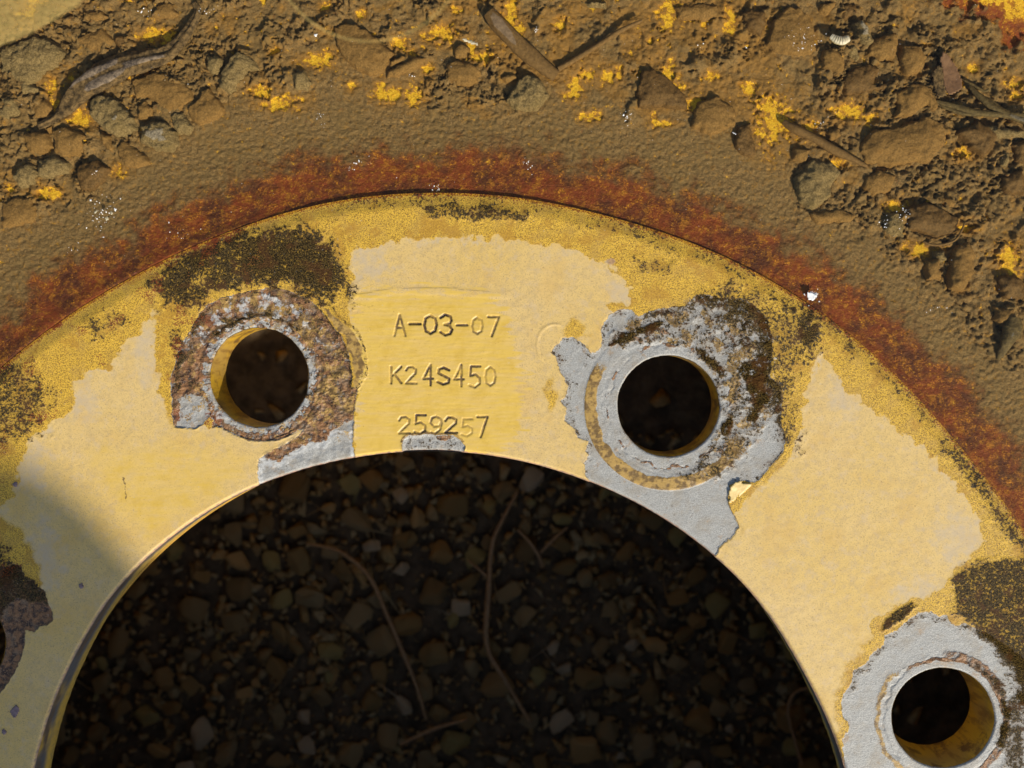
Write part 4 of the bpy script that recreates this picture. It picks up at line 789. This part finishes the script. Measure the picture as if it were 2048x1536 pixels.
for cx, cy, ax, ay, n in GLN:
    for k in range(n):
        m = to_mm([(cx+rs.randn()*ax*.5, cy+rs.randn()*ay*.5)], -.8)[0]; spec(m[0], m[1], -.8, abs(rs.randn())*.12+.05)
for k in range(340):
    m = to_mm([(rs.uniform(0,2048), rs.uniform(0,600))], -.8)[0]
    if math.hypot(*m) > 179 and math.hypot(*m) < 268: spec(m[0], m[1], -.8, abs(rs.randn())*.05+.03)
o = link('glint_specks', npmesh('glint_specks', np.array(vs), np.array(fs), MAT['white'], smooth=False, zoff=ZF)); tag(o, 'scattered tiny white specks imitating sun glints on the water over the silt', 'specks', kind='stuff')
# ---- loose pieces on the hub face (parts of the wheel's paint)
f_ = plate('paint_flake', Z6([(275,520),(280,460),(275,400),(290,345),(330,305),(395,292),(415,330),(440,312),(480,315),(510,335),(470,370),(420,420),(350,480)]), .15, 'paint', .22, .55, parent=wheel, seed=60, tilt=(-.05,.12)); f_['label'] = 'curled yellow paint flake at the edge of the grey patch below the second bolt hole'
for P in [Z7([(62,1180),(100,1140),(120,1160),(115,1200),(95,1230),(65,1210)]), Z(0,800,2.087)([(48,345),(75,340),(72,362),(55,362)]), Z7([(5,1310),(25,1285),(45,1320),(20,1335)]), Z(0,800,2.087)([(325,770),(345,762),(352,785),(335,792)])]:
    plate('metal_chip', P, .12, 'chip', .2, .1, parent=wheel, seed=61, st=.3)
# ================================================================== GROUND and pebbles seen through the bore
ZG = -ZF/MM
n = 60; g = np.r_[-12000, -3000, -900, np.linspace(-500, 500, n), 900, 3000, 12000]
Xg, Yg = np.meshgrid(g, g); zz = np.where(np.hypot(Xg, Yg) < 480, 1.5*fbm(Xg, Yg, 40, 3, 400)-2.2, -1.5)
o = link('ground', npmesh('ground', np.c_[Xg.ravel(), Yg.ravel(), zz.ravel()], gridfaces(len(g), len(g))[:, ::-1], MAT['soil'])); tag(o, kind='structure', label='dark stony soil under the wheel', cat='ground')
import bmesh
def pebble_mesh(seed, sub=3):
    bm = bmesh.new(); r = np.random.RandomState(seed+50)
    for q in r.randn(13 if sub > 2 else 9, 3): q = q/np.linalg.norm(q); bm.verts.new(q*r.uniform(.8, 1.12))
    res = bmesh.ops.convex_hull(bm, input=bm.verts); bmesh.ops.delete(bm, geom=[e for e in res['geom_interior'] if isinstance(e, bmesh.types.BMVert)], context='VERTS')
    if sub > 2: bmesh.ops.bevel(bm, geom=list(bm.edges), offset=.10, segments=1, affect='EDGES'); bmesh.ops.triangulate(bm, faces=bm.faces)
    else: bmesh.ops.triangulate(bm, faces=bm.faces)
    r = np.random.RandomState(seed); N = [Vector(r.randn(3)).normalized() for _ in range(11)]; D_ = r.uniform(.55, .9, 11)
    for v in bm.verts:
        p = v.co.copy()
        for nn_, dd in zip(N, D_):
            s = p.dot(nn_)-dd
            if s > 0 and sub > 9: p -= nn_*s*.95
        v.co = p
    me = bpy.data.meshes.new('pebble'); bm.to_mesh(me); bm.free(); me.materials.append(MAT['pebble']); me.polygons.foreach_set('use_smooth', [False]*len(me.polygons)); return me
PM = [pebble_mesh(500+i) for i in range(14)]
variants = {}
def pm(i, mt):
    if mt == 'pebble': return PM[i]
    if (i, mt) not in variants:
        m = PM[i].copy(); m.materials.clear(); m.materials.append(MAT[mt]); variants[(i, mt)] = m
    return variants[(i, mt)]
SPECIAL = [(803,990,26,20,'lightp','palest grey angular pebble near the top of the centre bore'),(745,1093,26,18,'lightp','pale lilac-grey pebble left of the long twig'),(832,1033,20,26,'orangep','warm tan pebble right of the palest grey pebble'),(803,1138,22,16,'lightp','pale greenish grey pebble below the lilac-grey one'),
 (560,1195,30,32,'greenp','round olive green pebble in the left part of the bore'),(660,1305,34,22,'greenp','flat leaning olive pebble below the round green one'),(922,1215,30,22,'lightp','grey-topped pebble hard against the middle of the long twig'),(1170,1160,20,24,'pebble','rosy brown pebble on the right of the long twig'),(1310,1293,32,20,'orangep','warm tan flat pebble in the right part of the bore'),(1107,1300,14,24,'lightp','upright pale pink pebble right of the long twig bend'),
 (553,1340,34,32,'pebble','large round olive-brown pebble at the lower left of the bore'),(455,1330,12,10,'orangep','tiny bright orange pebble near the left bore edge'),(515,1365,16,12,'orangep','small orange-brown pebble beneath the large round one'),(610,1435,24,18,'lightp','pale grey angular pebble at the bottom left'),(870,1310,40,36,'pebble','big mottled round pebble between the two twigs'),(1178,1275,14,13,'pebble','small round beige pebble left of the flat tan one'),
 (1265,1290,20,16,'lightp','small pale beige pebble next to the flat tan pebble'),(660,1020,20,18,'orangep','tan pebble at the upper left rim of the bore'),(725,925,18,14,'pebble','brown pebble close under the bore edge left of centre'),(1160,985,14,14,'pebble','small beige pebble close under the bore edge right of centre'),(1125,1040,26,16,'greenp','yellow-brown pebble by the forked twig'),(700,1375,18,22,'pebble','brown-orange pebble beside the lower end of the left twig'),
 (1135,1200,14,12,'orangep','small golden pebble right of the long twig'),(620,1490,30,22,'lightp','grey wedge-shaped pebble at the very bottom'),(1170,1500,44,34,'orangep','large warm brown pebble at the bottom right of the long twig'),(905,1240,14,22,'greenp','mustard sliver under the grey-topped pebble'),(1365,1270,26,20,'pebble','faint brown pebble in the deep shade at right'),(320,1500,32,22,'orangep','tan pebble at the lower left inside the bore')]
occ = []
def put(px, py, ax, ay, mt, lab, zl, rz, idx=None, group='pebbles on the ground seen through the centre bore'):
    s = .2363; i = random.randrange(14) if idx is None else idx
    m = to_mm([(px, py)], ZG+zl)[0]
    o = bpy.data.objects.new('pebble', pm(i, mt)); COL.objects.link(o)
    o.location = (m[0]*MM, m[1]*MM, max(.0008, zl*MM)); o.scale = (ax*s*MM, ay*s*MM, min(ax, ay)*s*.62*MM); o.rotation_euler = (random.uniform(-.2,.2), random.uniform(-.2,.2), rz)
    tag(o, lab, 'pebble', group); occ.append((m[0], m[1], max(ax, ay)*s*.8)); return o
for (px, py, ax, ay, mt, lab) in SPECIAL: put(px, py, ax, ay, mt, lab, 3.2, random.uniform(-.3,.3))
cand = 0; made = len(SPECIAL)
LMK = [((803,990),'the palest grey pebble'),((745,1093),'the lilac-grey pebble'),((560,1195),'the round green pebble'),((660,1305),'the leaning olive pebble'),((975,1180),'the middle of the long twig'),((1010,1020),'the top of the long twig'),((1030,1390),'the foot of the long twig'),((1310,1293),'the flat tan pebble'),((870,1310),'the big mottled pebble'),((553,1340),'the large olive-brown pebble'),((790,1270),'the left twig'),((1107,1300),'the upright pink pebble'),((1170,1500),'the large warm brown pebble'),((1365,1270),'the faint brown pebble'),((1110,1080),'the forked twig'),((1580,1430),'the hooked root'),((320,1500),'the lower left tan pebble'),((240,1380),'the left bore edge'),((1500,1300),'the right bore edge')]
COLN = [('pebble','dark brown'),('pebble','dull brown'),('pebble','dark brown'),('orangep','dark orange-brown'),('greenp','dark olive'),('lightp','dim grey')]
DIRN = ['right of','above right of','above','above left of','left of','below left of','below','below right of']
used = {}
while made < 296 and cand < 60000:
    cand += 1
    px = random.uniform(60, 1720); py = random.uniform(890, 1560)
    # inside the bore opening, roughly
    if math.hypot(px-875, py-1715) > 850: continue
    a = random.choice([9,10,12,14,16,18,22,26,30]) if cand > 500 else random.uniform(26, 46); b = a*random.uniform(.65, .95); s = .2287
    m = to_mm([(px, py)], ZG+3)[0]
    if any((m[0]-q[0])**2+(m[1]-q[1])**2 < (q[2]*.95+a*s*.8)**2 for q in occ): continue
    k = random.choices(range(6), [6,6,6,1.2,1.4,1.2])[0]; mt, cn = COLN[k]
    d, (lx, ly), ln = min((math.hypot(px-q[0], py-q[1]), q, nme) for q, nme in LMK)
    dr = DIRN[int(((math.degrees(math.atan2(-(py-ly), px-lx))+382.5) % 360)/45)]
    sz = 'tiny' if a < 14 else 'small' if a < 20 else 'medium' if a < 27 else 'larger'
    near = 'just ' if d < 55 else 'a little ' if d < 110 else 'well '
    lab = f'{sz} {cn} pebble {near}{dr} {ln}'
    if lab in used:
        lab = f'{sz} {"blunt" if b/a > .8 else "elongated"} {cn} pebble {near}{dr} {ln}'
        if lab in used: lab = lab.replace('pebble', 'stone', 1)
    used[lab] = 1
    put(px, py, a, b, mt, lab, random.uniform(1.5, 3.2), random.uniform(0, 6.28)); made += 1
# the rest of the gravel as one mass
base_co = []
for me in [pebble_mesh(900+i, 2) for i in range(6)]:
    co = np.zeros(len(me.vertices)*3); me.vertices.foreach_get('co', co); co = co.reshape(-1,3)
    fc = np.array([p.vertices[:] for p in me.polygons]); base_co.append((co, fc))
VV = []; FF = []; TN = []; off = 0
for k in range(6000):
    if k < 4400:
        px = random.uniform(-20, 1800); py = random.uniform(860, 1640); m = to_mm([(px, py)], ZG)[0]; a = random.choice([3,4,5,6,8,10,13,15])*.2363
    else:
        q = random.uniform(0, 6.28); rr = random.uniform(60, 470); m = (rr*math.cos(q), rr*math.sin(q)); a = random.uniform(2.5, 7)
    co, fc = base_co[k % 6]; q = random.uniform(0, 6.28)
    c = co*[a, a*random.uniform(.6, .95), a*.6]; c = np.c_[c[:,0]*math.cos(q)-c[:,1]*math.sin(q), c[:,0]*math.sin(q)+c[:,1]*math.cos(q), c[:,2]]
    zc = random.uniform(-.3, 1.2) if k < 4400 else random.uniform(-1.5, 0)
    VV.append(c+[m[0], m[1], zc]); FF.append(fc+off); TN.append(np.full(len(c), random.random()*.95)); off += len(c)
o = link('gravel', npmesh('gravel', np.concatenate(VV), np.concatenate(FF), MAT['pebble'], dict(tone=np.concatenate(TN)))); tag(o, 'fine dark gravel between the pebbles under the wheel', 'gravel', kind='stuff')
G_ = ZG
def gtube(name, pts, radii, mat, label, cat, z=7., **kw):
    s = .2363/.1275
    return tube(name, pts, radii, mat, label, cat, zs=[ZG+z, ZG+z+1.5, ZG+z], **kw)
gtube('long_twig', [(1035,985),(1005,1040),(985,1090),(978,1180),(974,1290),(1010,1360),(1060,1445)], [.7,.9,1.1,1.2,1.3,1.2,.9], 'twig', 'long thin bent twig running down the middle of the gravel', 'twig', n=8, wob=.3, seed=70)
gtube('twig', [(612,1088),(680,1104),(740,1155),(775,1230),(800,1290),(832,1370),(852,1440)], [.6,1.0,1.1,1.1,1.0,.9,.7], 'twig', 'curved twig lying over the gravel left of the long bent twig', 'twig', n=8, wob=.3, seed=71)
gtube('twig', [(1035,1060),(1060,1085),(1078,1112),(1085,1135)], [.6,.9,.9,.7], 'twig', 'short forked twig stub right of the top of the long twig', 'twig', n=8, wob=.3, seed=72)
gtube('twig', [(1082,1105),(1110,1075),(1135,1055)], [.6,.7,.4], 'twig', 'small side twig rising from the short forked stub', 'twig', n=8, wob=.3, seed=73)
gtube('twig', [(800,1490),(850,1465),(890,1450),(935,1440)], [.7,.9,.8,.5], 'twig', 'short twig lying level near the bottom between the pebbles', 'twig', n=8, wob=.3, seed=74)
gtube('root', [(1605,1530),(1590,1480),(1575,1420),(1590,1385),(1625,1375)], [.8,.9,.9,.8,.6], 'twig', 'hooked thin root in the deep shade by the right bore edge', 'root', n=8, wob=.3, seed=75)
gtube('twig', [(935,1120),(960,1140),(980,1160)], [.5,.7,.6], 'twig', 'tiny spur twig touching the left side of the long twig', 'twig', n=8, wob=.3, seed=76)
# ================================================================== unseen post, added only to cast the shadow across the lower left hub
tipc = to_mm([(-130,1150)])[0]; Hh = 800.
hz = Hh/math.tan(SUN_EL); nrm = math.hypot(*SUN_AZ)
pc = (tipc[0]+hz*SUN_AZ[0]/nrm, tipc[1]+hz*SUN_AZ[1]/nrm)
prof = [(0,Hh-0),(20,Hh-.5),(34,Hh-3),(43,Hh-8),(47,Hh-16),(48,Hh-40),(49,Hh-200),(49,Hh-400),(50,ZG-2)]
t = np.linspace(0, 2*np.pi, 96, endpoint=False); Pp = np.array(prof, float)
RR = Pp[:,0][:,None]*(1+.015*np.sin(t*7)+.01*np.sin(t*13+1)); V = np.stack([RR*np.cos(t), RR*np.sin(t), np.repeat((Pp[:,1]-ZG)[:,None], 96, 1)], -1).reshape(-1,3)
o = link('shadow_post', npmesh('shadow_post', V, gridfaces(len(Pp), 96, True), MAT['post']), None, (pc[0]*MM, pc[1]*MM, 0)); tag(o, 'unseen round wooden post added beside the wheel to cast the lower-left shadow', 'post')
